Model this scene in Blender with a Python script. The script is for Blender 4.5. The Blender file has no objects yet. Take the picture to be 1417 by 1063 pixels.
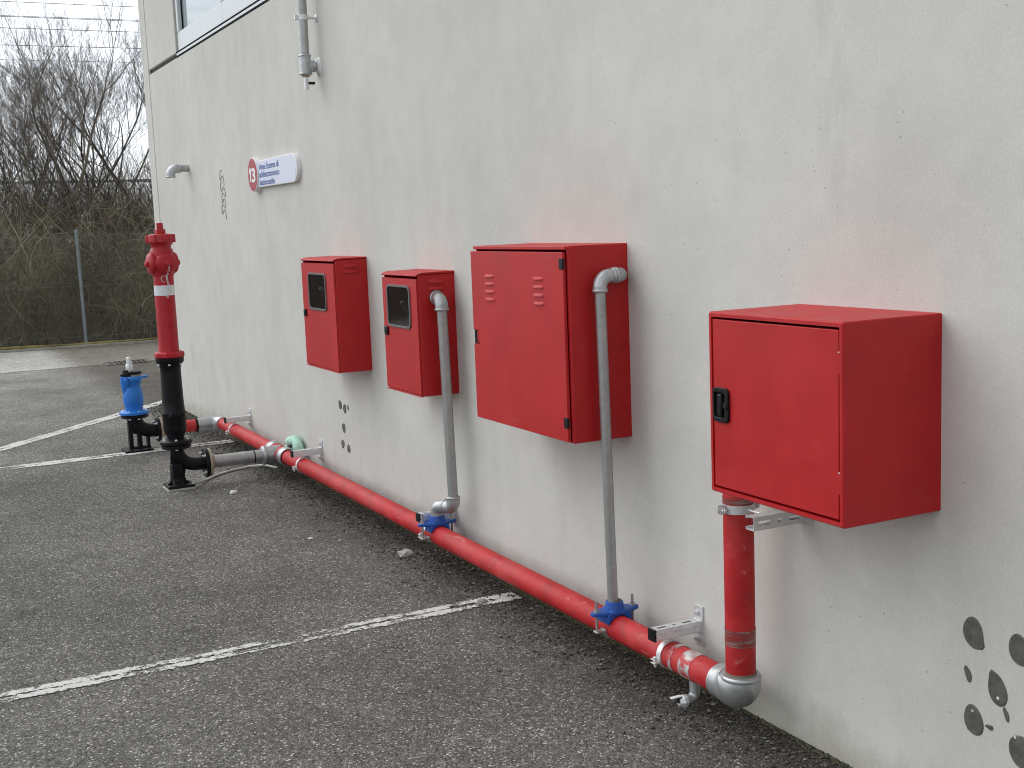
import bpy, bmesh, math, random
from mathutils import Vector, Matrix, noise
R = math.radians
sc = bpy.context.scene
col = sc.collection

# ------------------------------------------------------------------ camera
FL = 1703.57
cam_d = bpy.data.cameras.new('camera')
cam = bpy.data.objects.new('camera', cam_d)
col.objects.link(cam)
sc.camera = cam
yaw, pitch, roll = 0.4693127, -0.1323919, -0.0397280
fw = Vector((math.sin(yaw) * math.cos(pitch), math.cos(yaw) * math.cos(pitch), math.sin(pitch)))
r0 = Vector((math.cos(yaw), -math.sin(yaw), 0))
u0 = r0.cross(fw)
rt = math.cos(roll) * r0 + math.sin(roll) * u0
up = -math.sin(roll) * r0 + math.cos(roll) * u0
M = Matrix((rt, up, -fw)).transposed().to_4x4()
M.translation = Vector((-2.5, 0, 1.7022))
cam.matrix_world = M
cam_d.sensor_fit = 'HORIZONTAL'
cam_d.sensor_width = 36
cam_d.lens = 36 * FL / 1417
cam_d.clip_start = 0.05
cam_d.clip_end = 2000

# ------------------------------------------------------------------ light
SUN_EL, SUN_AZ = R(48), R(325)          # azimuth clockwise from +Y
w = bpy.data.worlds.new('World')
sc.world = w
w.use_nodes = True
nt = w.node_tree
nt.nodes.clear()
sky = nt.nodes.new('ShaderNodeTexSky')
sky.sky_type = 'NISHITA'
sky.sun_disc = False
sky.sun_elevation = SUN_EL
sky.sun_rotation = SUN_AZ
sky.air_density = 1.0
sky.dust_density = 1.5
sky.ozone_density = 1.0
hs = nt.nodes.new('ShaderNodeHueSaturation')
hs.inputs['Saturation'].default_value = 0.12
hs.inputs['Value'].default_value = 1.0
tc = nt.nodes.new('ShaderNodeTexCoord')
cn = nt.nodes.new('ShaderNodeTexNoise')
cn.inputs['Scale'].default_value = 2.2
cn.inputs['Detail'].default_value = 6
cn.inputs['Roughness'].default_value = 0.55
cr = nt.nodes.new('ShaderNodeValToRGB')
cr.color_ramp.elements[0].position = 0.3
cr.color_ramp.elements[0].color = (0.80, 0.85, 0.91, 1)
cr.color_ramp.elements[1].position = 0.7
cr.color_ramp.elements[1].color = (1.06, 1.08, 1.10, 1)
mx = nt.nodes.new('ShaderNodeMix')
mx.data_type = 'RGBA'
mx.blend_type = 'MULTIPLY'
mx.inputs[0].default_value = 1.0
bg = nt.nodes.new('ShaderNodeBackground')
bg.inputs['Strength'].default_value = 0.15
wo = nt.nodes.new('ShaderNodeOutputWorld')
nt.links.new(sky.outputs[0], hs.inputs['Color'])
nt.links.new(tc.outputs['Generated'], cn.inputs['Vector'])
nt.links.new(cn.outputs[0], cr.inputs[0])
veil = nt.nodes.new('ShaderNodeMix')          # even cloud layer veiling the clear sky
veil.data_type = 'RGBA'
veil.inputs[0].default_value = 0.45
veil.inputs[7].default_value = (2.75, 2.82, 2.9, 1)
nt.links.new(hs.outputs[0], veil.inputs[6])
nt.links.new(veil.outputs[2], mx.inputs[6])
nt.links.new(cr.outputs[0], mx.inputs[7])
nt.links.new(mx.outputs[2], bg.inputs['Color'])
nt.links.new(bg.outputs[0], wo.inputs[0])
sd = bpy.data.lights.new('sun', 'SUN')
sd.energy = 0.5
sd.angle = R(60)
sd.color = (1.0, 0.97, 0.93)
sun = bpy.data.objects.new('sun', sd)
col.objects.link(sun)
sdir = Vector((math.sin(SUN_AZ) * math.cos(SUN_EL), math.cos(SUN_AZ) * math.cos(SUN_EL), math.sin(SUN_EL)))
sun.rotation_euler = sdir.to_track_quat('Z', 'Y').to_euler()
sun.location = sdir * 60
sc.view_settings.view_transform = 'Standard'
sc.view_settings.look = 'None'
sc.view_settings.gamma = 1
sc.view_settings.use_curve_mapping = False
sc.view_settings.exposure = 0.98
sc.cycles.filter_width = 1.0

# ------------------------------------------------------------------ material helpers
class NT:
    def __init__(s, name):
        s.m = bpy.data.materials.new(name)
        s.m.use_nodes = True
        s.t = s.m.node_tree
        s.b = s.t.nodes['Principled BSDF']
        s.out = s.t.nodes['Material Output']
    def n(s, typ, **k):
        nd = s.t.nodes.new('ShaderNode' + typ)
        for a, v in k.items():
            if a.startswith('i_'):
                nd.inputs[a[2:].replace('_', ' ')].default_value = v
            else:
                setattr(nd, a, v)
        return nd
    def l(s, a, b):
        s.t.links.new(a, b)
    def coord(s, scale=(1, 1, 1)):
        c = s.n('TexCoord')
        mp = s.n('Mapping')
        mp.inputs['Scale'].default_value = scale
        s.l(c.outputs['Object'], mp.inputs['Vector'])
        return mp.outputs[0]
    def noise(s, vec, scale, detail=4, rough=0.55):
        nd = s.n('TexNoise')
        nd.inputs['Scale'].default_value = scale
        nd.inputs['Detail'].default_value = detail
        nd.inputs['Roughness'].default_value = rough
        s.l(vec, nd.inputs['Vector'])
        return nd.outputs[0]
    def vor(s, vec, scale, out='Distance'):
        nd = s.n('TexVoronoi')
        nd.inputs['Scale'].default_value = scale
        s.l(vec, nd.inputs['Vector'])
        return nd.outputs[out]
    def ramp(s, fac, *stops):
        nd = s.n('ValToRGB')
        e = nd.color_ramp.elements
        while len(e) < len(stops):
            e.new(0.5)
        for el, (p, c) in zip(e, stops):
            el.position = p
            el.color = c if len(c) == 4 else (*c, 1)
        s.l(fac, nd.inputs[0])
        return nd.outputs[0]
    def g(s, fac, *stops):
        return s.ramp(fac, *[(p, (v, v, v)) for p, v in stops])
    def mix(s, a, b, fac=1.0, mode='MIX'):
        nd = s.n('Mix', data_type='RGBA', blend_type=mode)
        for sock, v in ((nd.inputs[0], fac), (nd.inputs[6], a), (nd.inputs[7], b)):
            if hasattr(v, 'links') or hasattr(v, 'is_linked'):
                s.l(v, sock)
            else:
                sock.default_value = v if not isinstance(v, tuple) else (*v, 1)[:4]
        return nd.outputs[2]
    def math(s, op, a, b=0.0):
        nd = s.n('Math', operation=op)
        for sock, v in ((nd.inputs[0], a), (nd.inputs[1], b)):
            if hasattr(v, 'is_linked'):
                s.l(v, sock)
            else:
                sock.default_value = v
        return nd.outputs[0]
    def bump(s, h, strength=0.3, dist=0.01):
        nd = s.n('Bump')
        nd.inputs['Strength'].default_value = strength
        nd.inputs['Distance'].default_value = dist
        s.l(h, nd.inputs['Height'])
        s.l(nd.outputs[0], s.b.inputs['Normal'])
    def set(s, color=None, rough=None, metal=None, spec=None):
        for k, v in (('Base Color', color), ('Roughness', rough), ('Metallic', metal), ('Specular IOR Level', spec)):
            if v is None:
                continue
            if hasattr(v, 'is_linked'):
                s.l(v, s.b.inputs[k])
            else:
                s.b.inputs[k].default_value = (*v, 1)[:4] if isinstance(v, tuple) else v
        return s.m

MT = {}
def simple(name, c, rough=0.5, metal=0.0, var=0.15, nscale=9.0, bump=0.08, bscale=90, spec=0.5):
    t = NT(name)
    v = t.coord()
    a = t.noise(v, nscale, 5)
    f = t.g(a, (0.3, 1 - var), (0.7, 1 + var))
    t.set(t.mix((*c, 1), f, 1.0, 'MULTIPLY'), t.g(a, (0.3, max(0.05, rough - 0.07)), (0.7, min(1, rough + 0.07))), metal, spec)
    if bump:
        t.bump(t.noise(v, bscale, 3), bump, 0.004)
    MT[name] = t.m
    return t.m

def mat_concrete():
    t = NT('concrete_wall')
    v = t.coord()
    st = t.coord((1, 5.0, 0.35))
    st2 = t.coord((1, 16.0, 0.6))
    big = t.noise(v, 0.7, 6, 0.6)
    mid = t.noise(v, 5.0, 8, 0.68)
    fine = t.noise(v, 120.0, 4, 0.7)
    grit = t.noise(v, 420.0, 2, 0.6)
    s1 = t.noise(st, 1.0, 5, 0.6)
    s2 = t.noise(st2, 1.0, 4, 0.6)
    c = t.ramp(big, (0.3, (0.568, 0.555, 0.510)), (0.7, (0.645, 0.634, 0.585)))
    c = t.mix(c, t.g(mid, (0.3, 0.945), (0.72, 1.04)), 1.0, 'MULTIPLY')
    c = t.mix(c, t.g(fine, (0.3, 0.915), (0.7, 1.07)), 1.0, 'MULTIPLY')
    c = t.mix(c, t.g(grit, (0.25, 0.87), (0.42, 1.0), (0.75, 1.03)), 1.0, 'MULTIPLY')
    msk = t.g(t.noise(v, 0.55, 3), (0.42, 0.0), (0.62, 1.0))
    c = t.mix(c, t.g(s1, (0.30, 0.90), (0.50, 1.01)), t.math('MULTIPLY', msk, 0.5), 'MULTIPLY')
    c = t.mix(c, t.g(s2, (0.26, 0.87), (0.40, 1.0), (0.72, 1.0), (0.80, 1.06)), t.math('MULTIPLY', msk, 0.45), 'MULTIPLY')
    cl = t.noise(v, 2.1, 9, 0.72)
    c = t.mix(c, t.g(cl, (0.30, 0.925), (0.55, 1.0), (0.75, 1.03)), 1.0, 'MULTIPLY')
    # sparse grey smudges, longer than wide
    sm = t.noise(t.coord((1, 2.6, 0.75)), 1.0, 8, 0.72)
    c = t.mix(c, t.g(sm, (0.60, 1.0), (0.80, 0.82)), 1.0, 'MULTIPLY')
    # darker and browner towards the ground, with a ragged edge
    sp = t.n('SeparateXYZ')
    t.l(v, sp.inputs[0])
    hz = t.math('ADD', sp.outputs[2], t.math('MULTIPLY', t.math('SUBTRACT', mid, 0.5), 0.35))
    c = t.mix(c, t.ramp(hz, (0.0, (0.74, 0.72, 0.66)), (0.16, (1, 1, 1))), 1.0, 'MULTIPLY')
    # drip streak under the pipe tee on the wall (a stain with its own shape)
    dy = t.math('ABSOLUTE', t.math('SUBTRACT', sp.outputs[1], t.math('ADD', 7.33, t.math('MULTIPLY', sp.outputs[2], 0.01))))
    near = t.math('LESS_THAN', t.math('ADD', dy, t.math('MULTIPLY', t.math('SUBTRACT', s2, 0.5), 0.03)), 0.012)
    low = t.math('LESS_THAN', sp.outputs[2], 2.64)
    hi = t.math('GREATER_THAN', t.math('ADD', sp.outputs[2], mid), 2.35)
    c = t.mix(c, (0.52, 0.51, 0.5), t.math('MULTIPLY', t.math('MULTIPLY', near, low), t.math('MULTIPLY', hi, 0.8)), 'MULTIPLY')
    # pores
    po = t.vor(v, 26.0)
    pm = t.noise(v, 9.0, 2)
    pore = t.math('MULTIPLY', t.math('LESS_THAN', po, 0.07), t.math('GREATER_THAN', pm, 0.53))
    c = t.mix(c, (0.52, 0.51, 0.5), pore, 'MULTIPLY')
    t.set(c, 0.92, 0, 0.25)
    h = t.mix(fine, grit, 0.4)
    h = t.mix(h, (0, 0, 0), pore)
    t.bump(h, 0.22, 0.004)
    MT['concrete'] = t.m
mat_concrete()

def mat_asphalt(name, lo, hi, chip, sc_=150, blotch=(0.82, 1.16)):
    t = NT(name)
    v = t.coord()
    wv = t.n('Mapping')
    vo = t.n('TexVoronoi')
    vo.inputs['Scale'].default_value = sc_
    t.l(v, vo.inputs['Vector'])
    sp = t.n('SeparateColor')
    t.l(vo.outputs['Color'], sp.inputs[0])
    vo2 = t.n('TexVoronoi')
    vo2.inputs['Scale'].default_value = sc_ * 0.42
    t.l(v, vo2.inputs['Vector'])
    sp2 = t.n('SeparateColor')
    t.l(vo2.outputs['Color'], sp2.inputs[0])
    c = t.ramp(sp.outputs[0], (0.0, tuple(x * 0.35 for x in lo)), (0.25, lo), (0.88, hi), (0.945, chip), (1.0, tuple(min(1, x * 2.0) for x in chip)))
    c2 = t.ramp(sp2.outputs[1], (0.0, lo), (0.8, hi), (0.97, chip))
    c = t.mix(c, c2, 0.28)
    big = t.noise(v, 0.8, 6, 0.62)
    mid = t.noise(v, 7.0, 5, 0.65)
    gr = t.noise(v, 60.0, 3, 0.6)
    c = t.mix(c, t.g(big, (0.32, blotch[0]), (0.68, blotch[1])), 1.0, 'MULTIPLY')
    c = t.mix(c, t.g(mid, (0.3, 0.85), (0.7, 1.12)), 1.0, 'MULTIPLY')
    c = t.mix(c, t.g(gr, (0.30, 0.42), (0.46, 1.0), (0.7, 1.25)), 1.0, 'MULTIPLY')
    dark = t.g(t.noise(v, 2.6, 3), (0.66, 1.0), (0.72, 0.7))
    c = t.mix(c, dark, 1.0, 'MULTIPLY')
    # tone grows paler along y beyond the parking bays
    ps = t.n('SeparateXYZ')
    t.l(v, ps.inputs[0])
    ly = t.math('ADD', ps.outputs[1], t.math('MULTIPLY', t.math('SUBTRACT', big, 0.5), 5.0))
    c = t.mix(c, t.g(t.math('MULTIPLY', ly, 0.05), (0.44, 1.0), (0.60, 1.3), (0.82, 1.75)), 1.0, 'MULTIPLY')
    # damp dirt gathered towards the foot of the wall
    lx = t.math('ADD', ps.outputs[0], t.math('MULTIPLY', t.math('SUBTRACT', mid, 0.5), 0.7))
    c = t.mix(c, t.ramp(t.math('ADD', lx, 1.0), (0.50, (1, 1, 1)), (0.88, (0.44, 0.41, 0.37))), 1.0, 'MULTIPLY')
    # pale dusty patches
    du = t.noise(v, 1.7, 7, 0.7)
    c = t.mix(c, (0.20, 0.195, 0.18), t.g(du, (0.58, 0.0), (0.76, 0.45)))
    t.set(c, 0.85, 0, 0.4)
    h = t.math('SUBTRACT', t.math('MULTIPLY', gr, 1.2), t.math('MULTIPLY', vo.outputs['Distance'], 0.8))
    t.bump(h, 0.85, 0.008)
    MT[name] = t.m
mat_asphalt('asphalt', (0.086, 0.080, 0.070), (0.165, 0.156, 0.138), (0.36, 0.345, 0.305), 150, (0.74, 1.26))
mat_asphalt('old_asphalt', (0.22, 0.21, 0.19), (0.32, 0.305, 0.275), (0.42, 0.40, 0.36), 100)

def mat_roadpaint(name, limit):
    t = NT(name)
    v = t.coord()
    gr = t.noise(v, 38.0, 5, 0.7)
    mid = t.noise(v, 6.5, 4, 0.6)
    fine = t.noise(v, 150.0, 3, 0.7)
    uv = t.n('UVMap')
    sp = t.n('SeparateXYZ')
    t.l(uv.outputs[0], sp.inputs[0])
    # worn middle and worn edges across the stripe
    ctr = t.math('ABSOLUTE', t.math('SUBTRACT', sp.outputs[1], 0.5))
    thr = t.g(ctr, (0.0, 0.13), (0.13, 0.0), (0.34, 0.0), (0.5, 0.2))
    pat = t.noise(v, 2.3, 2)
    s = t.math('ADD', t.math('MULTIPLY', gr, 0.62), t.math('MULTIPLY', mid, 0.55))
    s = t.math('SUBTRACT', s, thr)
    s = t.math('ADD', s, t.math('MULTIPLY', t.math('SUBTRACT', fine, 0.5), 0.5))
    s = t.math('SUBTRACT', s, t.g(pat, (0.56, 0.0), (0.66, 0.12)))
    mask = t.math('GREATER_THAN', s, limit)
    c = t.ramp(gr, (0.3, (0.50, 0.49, 0.46)), (0.7, (0.68, 0.67, 0.63)))
    t.set(c, 0.85)
    t.bump(fine, 0.6, 0.004)
    tr = t.n('BsdfTransparent')
    ms = t.n('MixShader')
    t.l(mask, ms.inputs[0])
    t.l(tr.outputs[0], ms.inputs[1])
    t.l(t.b.outputs[0], ms.inputs[2])
    t.l(ms.outputs[0], t.out.inputs[0])
    MT[name] = t.m
mat_roadpaint('road_paint', 0.515)
mat_roadpaint('solid_road_paint', 0.455)

def mat_red(name, c, rough, chips=0.0, var=0.08):
    t = NT(name)
    v = t.coord()
    a = t.noise(v, 6.0, 5)
    b = t.noise(v, 300.0, 2)
    k = t.mix((*c, 1), t.g(a, (0.3, 1 - var), (0.7, 1 + var)), 1.0, 'MULTIPLY')
    if chips:
        sv = t.coord((14, 3.0, 14))
        sv2 = t.coord((22, 16, 3))
        s = t.noise(sv, 2.0, 6, 0.72)
        s2 = t.noise(sv2, 2.0, 6, 0.7)
        k = t.mix(k, (0.62, 0.30, 0.29), t.g(s, (0.60, 0.0), (0.70, 0.6 * chips)))
        k = t.mix(k, (0.58, 0.36, 0.34), t.g(s2, (0.68, 0.0), (0.72, 0.8 * chips)))
        d = t.noise(v, 3.0, 6, 0.7)
        k = t.mix(k, (0.5, 0.12, 0.11), t.g(d, (0.45, 0.0), (0.75, 0.5 * chips)))
        gm = t.noise(v, 11.0, 7, 0.72)
        k = t.mix(k, (0.13, 0.05, 0.045), t.g(gm, (0.56, 0.0), (0.72, 0.55 * chips)))
    t.set(k, t.g(a, (0.3, rough - 0.06), (0.7, rough + 0.08)), 0, 0.36)
    t.bump(b, 0.05 if chips < 0.2 else 0.1, 0.002)
    MT[name] = t.m
mat_red('cabinet_red', (0.45, 0.010, 0.012), 0.46, 0.10)
mat_red('pipe_red', (0.46, 0.012, 0.015), 0.55, 0.9, 0.2)
mat_red('hydrant_red', (0.42, 0.014, 0.024), 0.40, 0.12, 0.14)

def mat_galv(name, c, rough, metal, spangle=35, lo=0.78):
    t = NT(name)
    v = t.coord()
    vo = t.n('TexVoronoi')
    vo.inputs['Scale'].default_value = spangle
    t.l(v, vo.inputs['Vector'])
    sp = t.n('SeparateColor')
    t.l(vo.outputs['Color'], sp.inputs[0])
    a = t.noise(v, 14.0, 6, 0.7)
    k = t.mix((*c, 1), t.g(sp.outputs[0], (0, lo + 0.1), (1, 1.05)), 1.0, 'MULTIPLY')
    k = t.mix(k, t.g(a, (0.3, lo), (0.7, 1.1)), 1.0, 'MULTIPLY')
    t.set(k, t.g(a, (0.3, rough + 0.1), (0.7, rough - 0.08)), metal)
    t.bump(a, 0.08, 0.002)
    MT[name] = t.m
mat_galv('galvanized', (0.50, 0.51, 0.51), 0.42, 0.75)
mat_galv('pipe_steel', (0.42, 0.42, 0.41), 0.44, 0.7, 90, 0.84)
mat_galv('zinc', (0.72, 0.73, 0.73), 0.44, 0.5, 50, 0.85)
simple('black_iron', (0.006, 0.006, 0.008), 0.45, 0, 0.35, 14, 0.25, 120, 0.22)
simple('black_plastic', (0.007, 0.007, 0.008), 0.38, 0, 0.1, spec=0.25)
simple('rubber_grey', (0.13, 0.115, 0.115), 0.6)
simple('blue_epoxy', (0.012, 0.17, 0.58), 0.42, 0, 0.1, 14, 0.08)
simple('saddle_blue', (0.008, 0.075, 0.36), 0.45, 0, 0.12, 20, 0.12)
simple('brass', (0.34, 0.29, 0.21), 0.6, 0.1, 0.3)
simple('hemp', (0.15, 0.12, 0.085), 0.8)
simple('white_plastic', (0.78, 0.78, 0.78), 0.4, 0, 0.03, 5, 0)
simple('white_frame', (0.66, 0.69, 0.70), 0.45, 0, 0.05, 5, 0)
simple('sign_red', (0.36, 0.014, 0.032), 0.45, 0, 0.05, 5, 0)
simple('sign_blue', (0.018, 0.07, 0.30), 0.5, 0, 0.05, 5, 0)
simple('sign_face', (0.66, 0.69, 0.80), 0.45, 0, 0.02, 5, 0)
simple('retro_white', (0.72, 0.74, 0.75), 0.35, 0, 0.1, 30, 0.1)
simple('foam_mint', (0.42, 0.66, 0.55), 0.85, 0, 0.18, 22, 0.8, 60)
simple('pale_cord', (0.55, 0.55, 0.52), 0.6)
simple('pad_grey', (0.38, 0.37, 0.34), 0.85)
simple('dull_sealant', (0.27, 0.265, 0.25), 0.9)
simple('joint_black', (0.012, 0.012, 0.012), 0.85, spec=0.08)
simple('joint_grey', (0.10, 0.10, 0.10), 0.9)
simple('kerb', (0.30, 0.28, 0.24), 0.9, 0, 0.25, 6, 0.5, 50)
simple('kerb_yellow', (0.22, 0.18, 0.065), 0.85, 0, 0.5, 5, 0.3)
simple('iron_grate', (0.055, 0.053, 0.05), 0.7, 0.2)
simple('earth', (0.085, 0.07, 0.048), 0.95, 0, 0.5, 2, 0.8, 30)
simple('stone_pale', (0.42, 0.40, 0.37), 0.9, 0, 0.25, 30, 0.6, 80)
simple('stone_white', (0.72, 0.71, 0.68), 0.9, 0, 0.15, 30, 0.4, 80)
simple('wire_dark', (0.05, 0.05, 0.055), 0.6, 0)
simple('fence_wire', (0.16, 0.19, 0.16), 0.6, 0.2)
simple('fence_post', (0.20, 0.23, 0.24), 0.5, 0.3)
simple('bridge', (0.55, 0.50, 0.42), 0.9, 0, 0.2, 1)
simple('roof_grey', (0.2, 0.2, 0.2), 0.9)
simple('bark', (0.15, 0.125, 0.10), 0.95, 0, 0.35, 6, 0.8, 40)
simple('bark_dark', (0.095, 0.08, 0.066), 0.95, 0, 0.35, 6, 0.8, 40)
simple('hose_canvas', (0.42, 0.40, 0.37), 0.9)
simple('cabinet_inside', (0.20, 0.012, 0.014), 0.6)

def mat_patch():
    t = NT('dark_filler')
    v = t.coord()
    a = t.noise(v, 26.0, 5, 0.65)
    t.set(t.ramp(a, (0.3, (0.085, 0.08, 0.068)), (0.62, (0.125, 0.12, 0.105)), (0.75, (0.22, 0.215, 0.2))), t.g(a, (0.4, 0.22), (0.7, 0.6)))
    t.bump(a, 0.25, 0.004)
    MT['filler'] = t.m
mat_patch()

def mat_random(name, cols, rough=0.9, spec=0.2, clump=False):
    t = NT(name)
    gm = t.n('NewGeometry')
    st = [(i / (len(cols) - 1), c) for i, c in enumerate(cols)]
    c = t.ramp(gm.outputs['Random Per Island'], *st)
    if clump:
        c = t.mix(c, t.g(t.noise(t.coord(), 0.9, 3, 0.6), (0.36, 0.55), (0.62, 1.2)), 1.0, 'MULTIPLY')
    t.set(c, rough, 0, spec)
    MT[name] = t.m
mat_random('twigs', [(0.07, 0.058, 0.044), (0.15, 0.125, 0.09), (0.24, 0.205, 0.15), (0.15, 0.14, 0.07), (0.42, 0.36, 0.27), (0.12, 0.08, 0.056), (0.20, 0.18, 0.10), (0.09, 0.075, 0.055)], clump=True)
mat_random('saplings', [(0.045, 0.039, 0.034), (0.075, 0.065, 0.055), (0.10, 0.088, 0.075), (0.06, 0.05, 0.042)])
mat_random('dry_leaves', [(0.20, 0.14, 0.075), (0.12, 0.125, 0.045), (0.28, 0.22, 0.12), (0.13, 0.085, 0.055), (0.17, 0.18, 0.06), (0.09, 0.07, 0.05)])
mat_random('grit', [(0.04, 0.036, 0.03), (0.09, 0.085, 0.078), (0.14, 0.13, 0.115), (0.05, 0.044, 0.036), (0.07, 0.06, 0.05), (0.30, 0.29, 0.26)])
mat_random('moss', [(0.06, 0.065, 0.035), (0.085, 0.08, 0.05), (0.12, 0.115, 0.07), (0.05, 0.045, 0.035)])

def mat_tape():
    t = NT('scuffed_silver_tape')
    v = t.coord((40, 6, 40))
    a = t.noise(v, 1.0, 6, 0.75)
    b = t.noise(t.coord(), 18.0, 4, 0.6)
    k = t.math('ADD', t.math('MULTIPLY', a, 0.5), t.math('MULTIPLY', b, 0.5))
    t.set(t.ramp(k, (0.45, (0.48, 0.022, 0.028)), (0.51, (0.45, 0.40, 0.39)), (0.60, (0.62, 0.62, 0.61))), 0.45, t.g(k, (0.46, 0.0), (0.53, 0.3)))
    MT['tape'] = t.m
    t = NT('worn_clear_tape')
    v = t.coord((6, 6, 60))
    a = t.noise(v, 1.2, 6, 0.7)
    t.set(t.ramp(a, (0.40, (0.36, 0.016, 0.018)), (0.52, (0.20, 0.055, 0.05)), (0.68, (0.42, 0.30, 0.28))), 0.3)
    MT['clear_tape'] = t.m
mat_tape()

def mat_glass(name, c, mixf):
    t = NT(name)
    t.set(c, 0.06, 0, 0.28)
    tr = t.n('BsdfTransparent')
    ms = t.n('MixShader')
    ms.inputs[0].default_value = mixf
    t.l(tr.outputs[0], ms.inputs[1])
    t.l(t.b.outputs[0], ms.inputs[2])
    t.l(ms.outputs[0], t.out.inputs[0])
    MT[name] = t.m
mat_glass('cabinet_pane', (0.010, 0.006, 0.006), 0.55)
t = NT('window_pane')
t.set((0.30, 0.37, 0.38), 0.06, 0, 0.9)
MT['window_pane'] = t.m

# ------------------------------------------------------------------ mesh helpers
ROOT = {}
class MB:
    def __init__(s):
        s.v = []
        s.f = []
        s.uv = None
    def add(s, vs, fs):
        o = len(s.v)
        s.v += [tuple(p) for p in vs]
        s.f += [tuple(i + o for i in f) for f in fs]
        return s
    def box(s, x0, x1, y0, y1, z0, z1):
        return s.add([(x0, y0, z0), (x1, y0, z0), (x1, y1, z0), (x0, y1, z0), (x0, y0, z1), (x1, y0, z1), (x1, y1, z1), (x0, y1, z1)],
                     [(0, 3, 2, 1), (4, 5, 6, 7), (0, 1, 5, 4), (1, 2, 6, 5), (2, 3, 7, 6), (3, 0, 4, 7)])
    def tube(s, path, rad, n=12, caps=True, phase=0.0):
        P = [Vector(p) for p in path]
        if not hasattr(rad, '__len__'):
            rad = [rad] * len(P)
        T = []
        for i in range(len(P)):
            a = P[max(0, i - 1)]
            b = P[min(len(P) - 1, i + 1)]
            d = b - a
            T.append(d.normalized() if d.length > 1e-9 else Vector((0, 0, 1)))
        ref = Vector((0, 0, 1)) if abs(T[0].z) < 0.9 else Vector((1, 0, 0))
        u = T[0].cross(ref).normalized()
        vs, fs = [], []
        for i, p in enumerate(P):
            u = (u - T[i] * u.dot(T[i]))
            u = u.normalized() if u.length > 1e-6 else T[i].orthogonal().normalized()
            w_ = T[i].cross(u)
            for k in range(n):
                a = 2 * math.pi * k / n + phase
                vs.append(p + (u * math.cos(a) + w_ * math.sin(a)) * rad[i])
        for i in range(len(P) - 1):
            for k in range(n):
                k2 = (k + 1) % n
                fs.append((i * n + k, i * n + k2, (i + 1) * n + k2, (i + 1) * n + k))
        if caps:
            fs.append(tuple(range(n - 1, -1, -1)))
            fs.append(tuple((len(P) - 1) * n + k for k in range(n)))
        return s.add(vs, fs)
    def lathe(s, o, axis, prof, n=32, phase=0.0):
        # prof: (radius, height along axis); repeated heights give steps
        o = Vector(o)
        ax = Vector(axis).normalized()
        u = ax.orthogonal().normalized()
        w_ = ax.cross(u)
        vs, fs = [], []
        for r_, h in prof:
            for k in range(n):
                a = 2 * math.pi * k / n + phase
                vs.append(o + ax * h + (u * math.cos(a) + w_ * math.sin(a)) * r_)
        for i in range(len(prof) - 1):
            for k in range(n):
                k2 = (k + 1) % n
                fs.append((i * n + k, i * n + k2, (i + 1) * n + k2, (i + 1) * n + k))
        fs.append(tuple(range(n - 1, -1, -1)))
        fs.append(tuple((len(prof) - 1) * n + k for k in range(n)))
        return s.add(vs, fs)
    def prism(s, poly, d0, d1, plane='yz'):
        # poly in a plane, extruded from d0 to d1 along the third axis
        def pt(a, b, d):
            return {'yz': (d, a, b), 'xz': (a, d, b), 'xy': (a, b, d)}[plane]
        n = len(poly)
        vs = [pt(a, b, d0) for a, b in poly] + [pt(a, b, d1) for a, b in poly]
        fs = [tuple(range(n)), tuple(range(2 * n - 1, n - 1, -1))] + [(i, i + n, (i + 1) % n + n, (i + 1) % n) for i in range(n)]
        return s.add(vs, fs)
    def build(s, name, mat, parent=None, smooth=False, bevel=0.0, seg=2, auto=None, kind=None, label=None):
        root = parent
        while root is not None and root.parent is not None:
            root = root.parent
        off = Vector(ROOT[root.name]) if root is not None else Vector((0, 0, 0))
        me = bpy.data.meshes.new(name)
        me.from_pydata([Vector(p) - off for p in s.v], [], s.f)
        bm = bmesh.new()
        bm.from_mesh(me)
        bmesh.ops.recalc_face_normals(bm, faces=bm.faces)
        if bevel:
            ed = [e for e in bm.edges if len(e.link_faces) == 2 and e.calc_face_angle(0) > R(35)]
            nf = bmesh.ops.bevel(bm, geom=ed, offset=bevel, segments=seg, profile=0.5, affect='EDGES', clamp_overlap=True)['faces']
            for f in nf:
                f.smooth = True
        if smooth and not bevel:
            ang = R(auto or 38)
            for f in bm.faces:
                f.smooth = True
            for e in bm.edges:
                e.smooth = not (len(e.link_faces) != 2 or e.calc_face_angle(0) > ang)
        bm.to_mesh(me)
        bm.free()
        me.materials.append(MT[mat] if isinstance(mat, str) else mat)
        o = bpy.data.objects.new(name, me)
        col.objects.link(o)
        if parent is not None:
            o.parent = parent
        else:
            ROOT[o.name] = (0, 0, 0)
        if kind:
            o['kind'] = kind
        if label:
            o['label'] = label
        return o

def fast(name, vs, fs, mat, parent=None, kind=None, smooth=False):
    off = Vector(ROOT[parent.name]) if parent is not None else None
    me = bpy.data.meshes.new(name)
    if off is not None:
        vs = [(p[0] - off.x, p[1] - off.y, p[2] - off.z) for p in vs]
    me.from_pydata(vs, [], fs)
    if smooth:
        me.polygons.foreach_set('use_smooth', [True] * len(me.polygons))
    me.materials.append(MT[mat])
    o = bpy.data.objects.new(name, me)
    col.objects.link(o)
    if parent is not None:
        o.parent = parent
    else:
        ROOT[o.name] = (0, 0, 0)
    if kind:
        o['kind'] = kind
    return o

def thing(name, label, cat, loc, group=None):
    o = bpy.data.objects.new(name, None)
    col.objects.link(o)
    o.empty_display_size = 0.1
    o.location = loc
    ROOT[o.name] = tuple(loc)
    tag(o, label, cat, group)
    return o
def tag(o, label, cat, group=None):
    o['label'] = label
    o['category'] = cat
    if group:
        o['group'] = group
    return o

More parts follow.
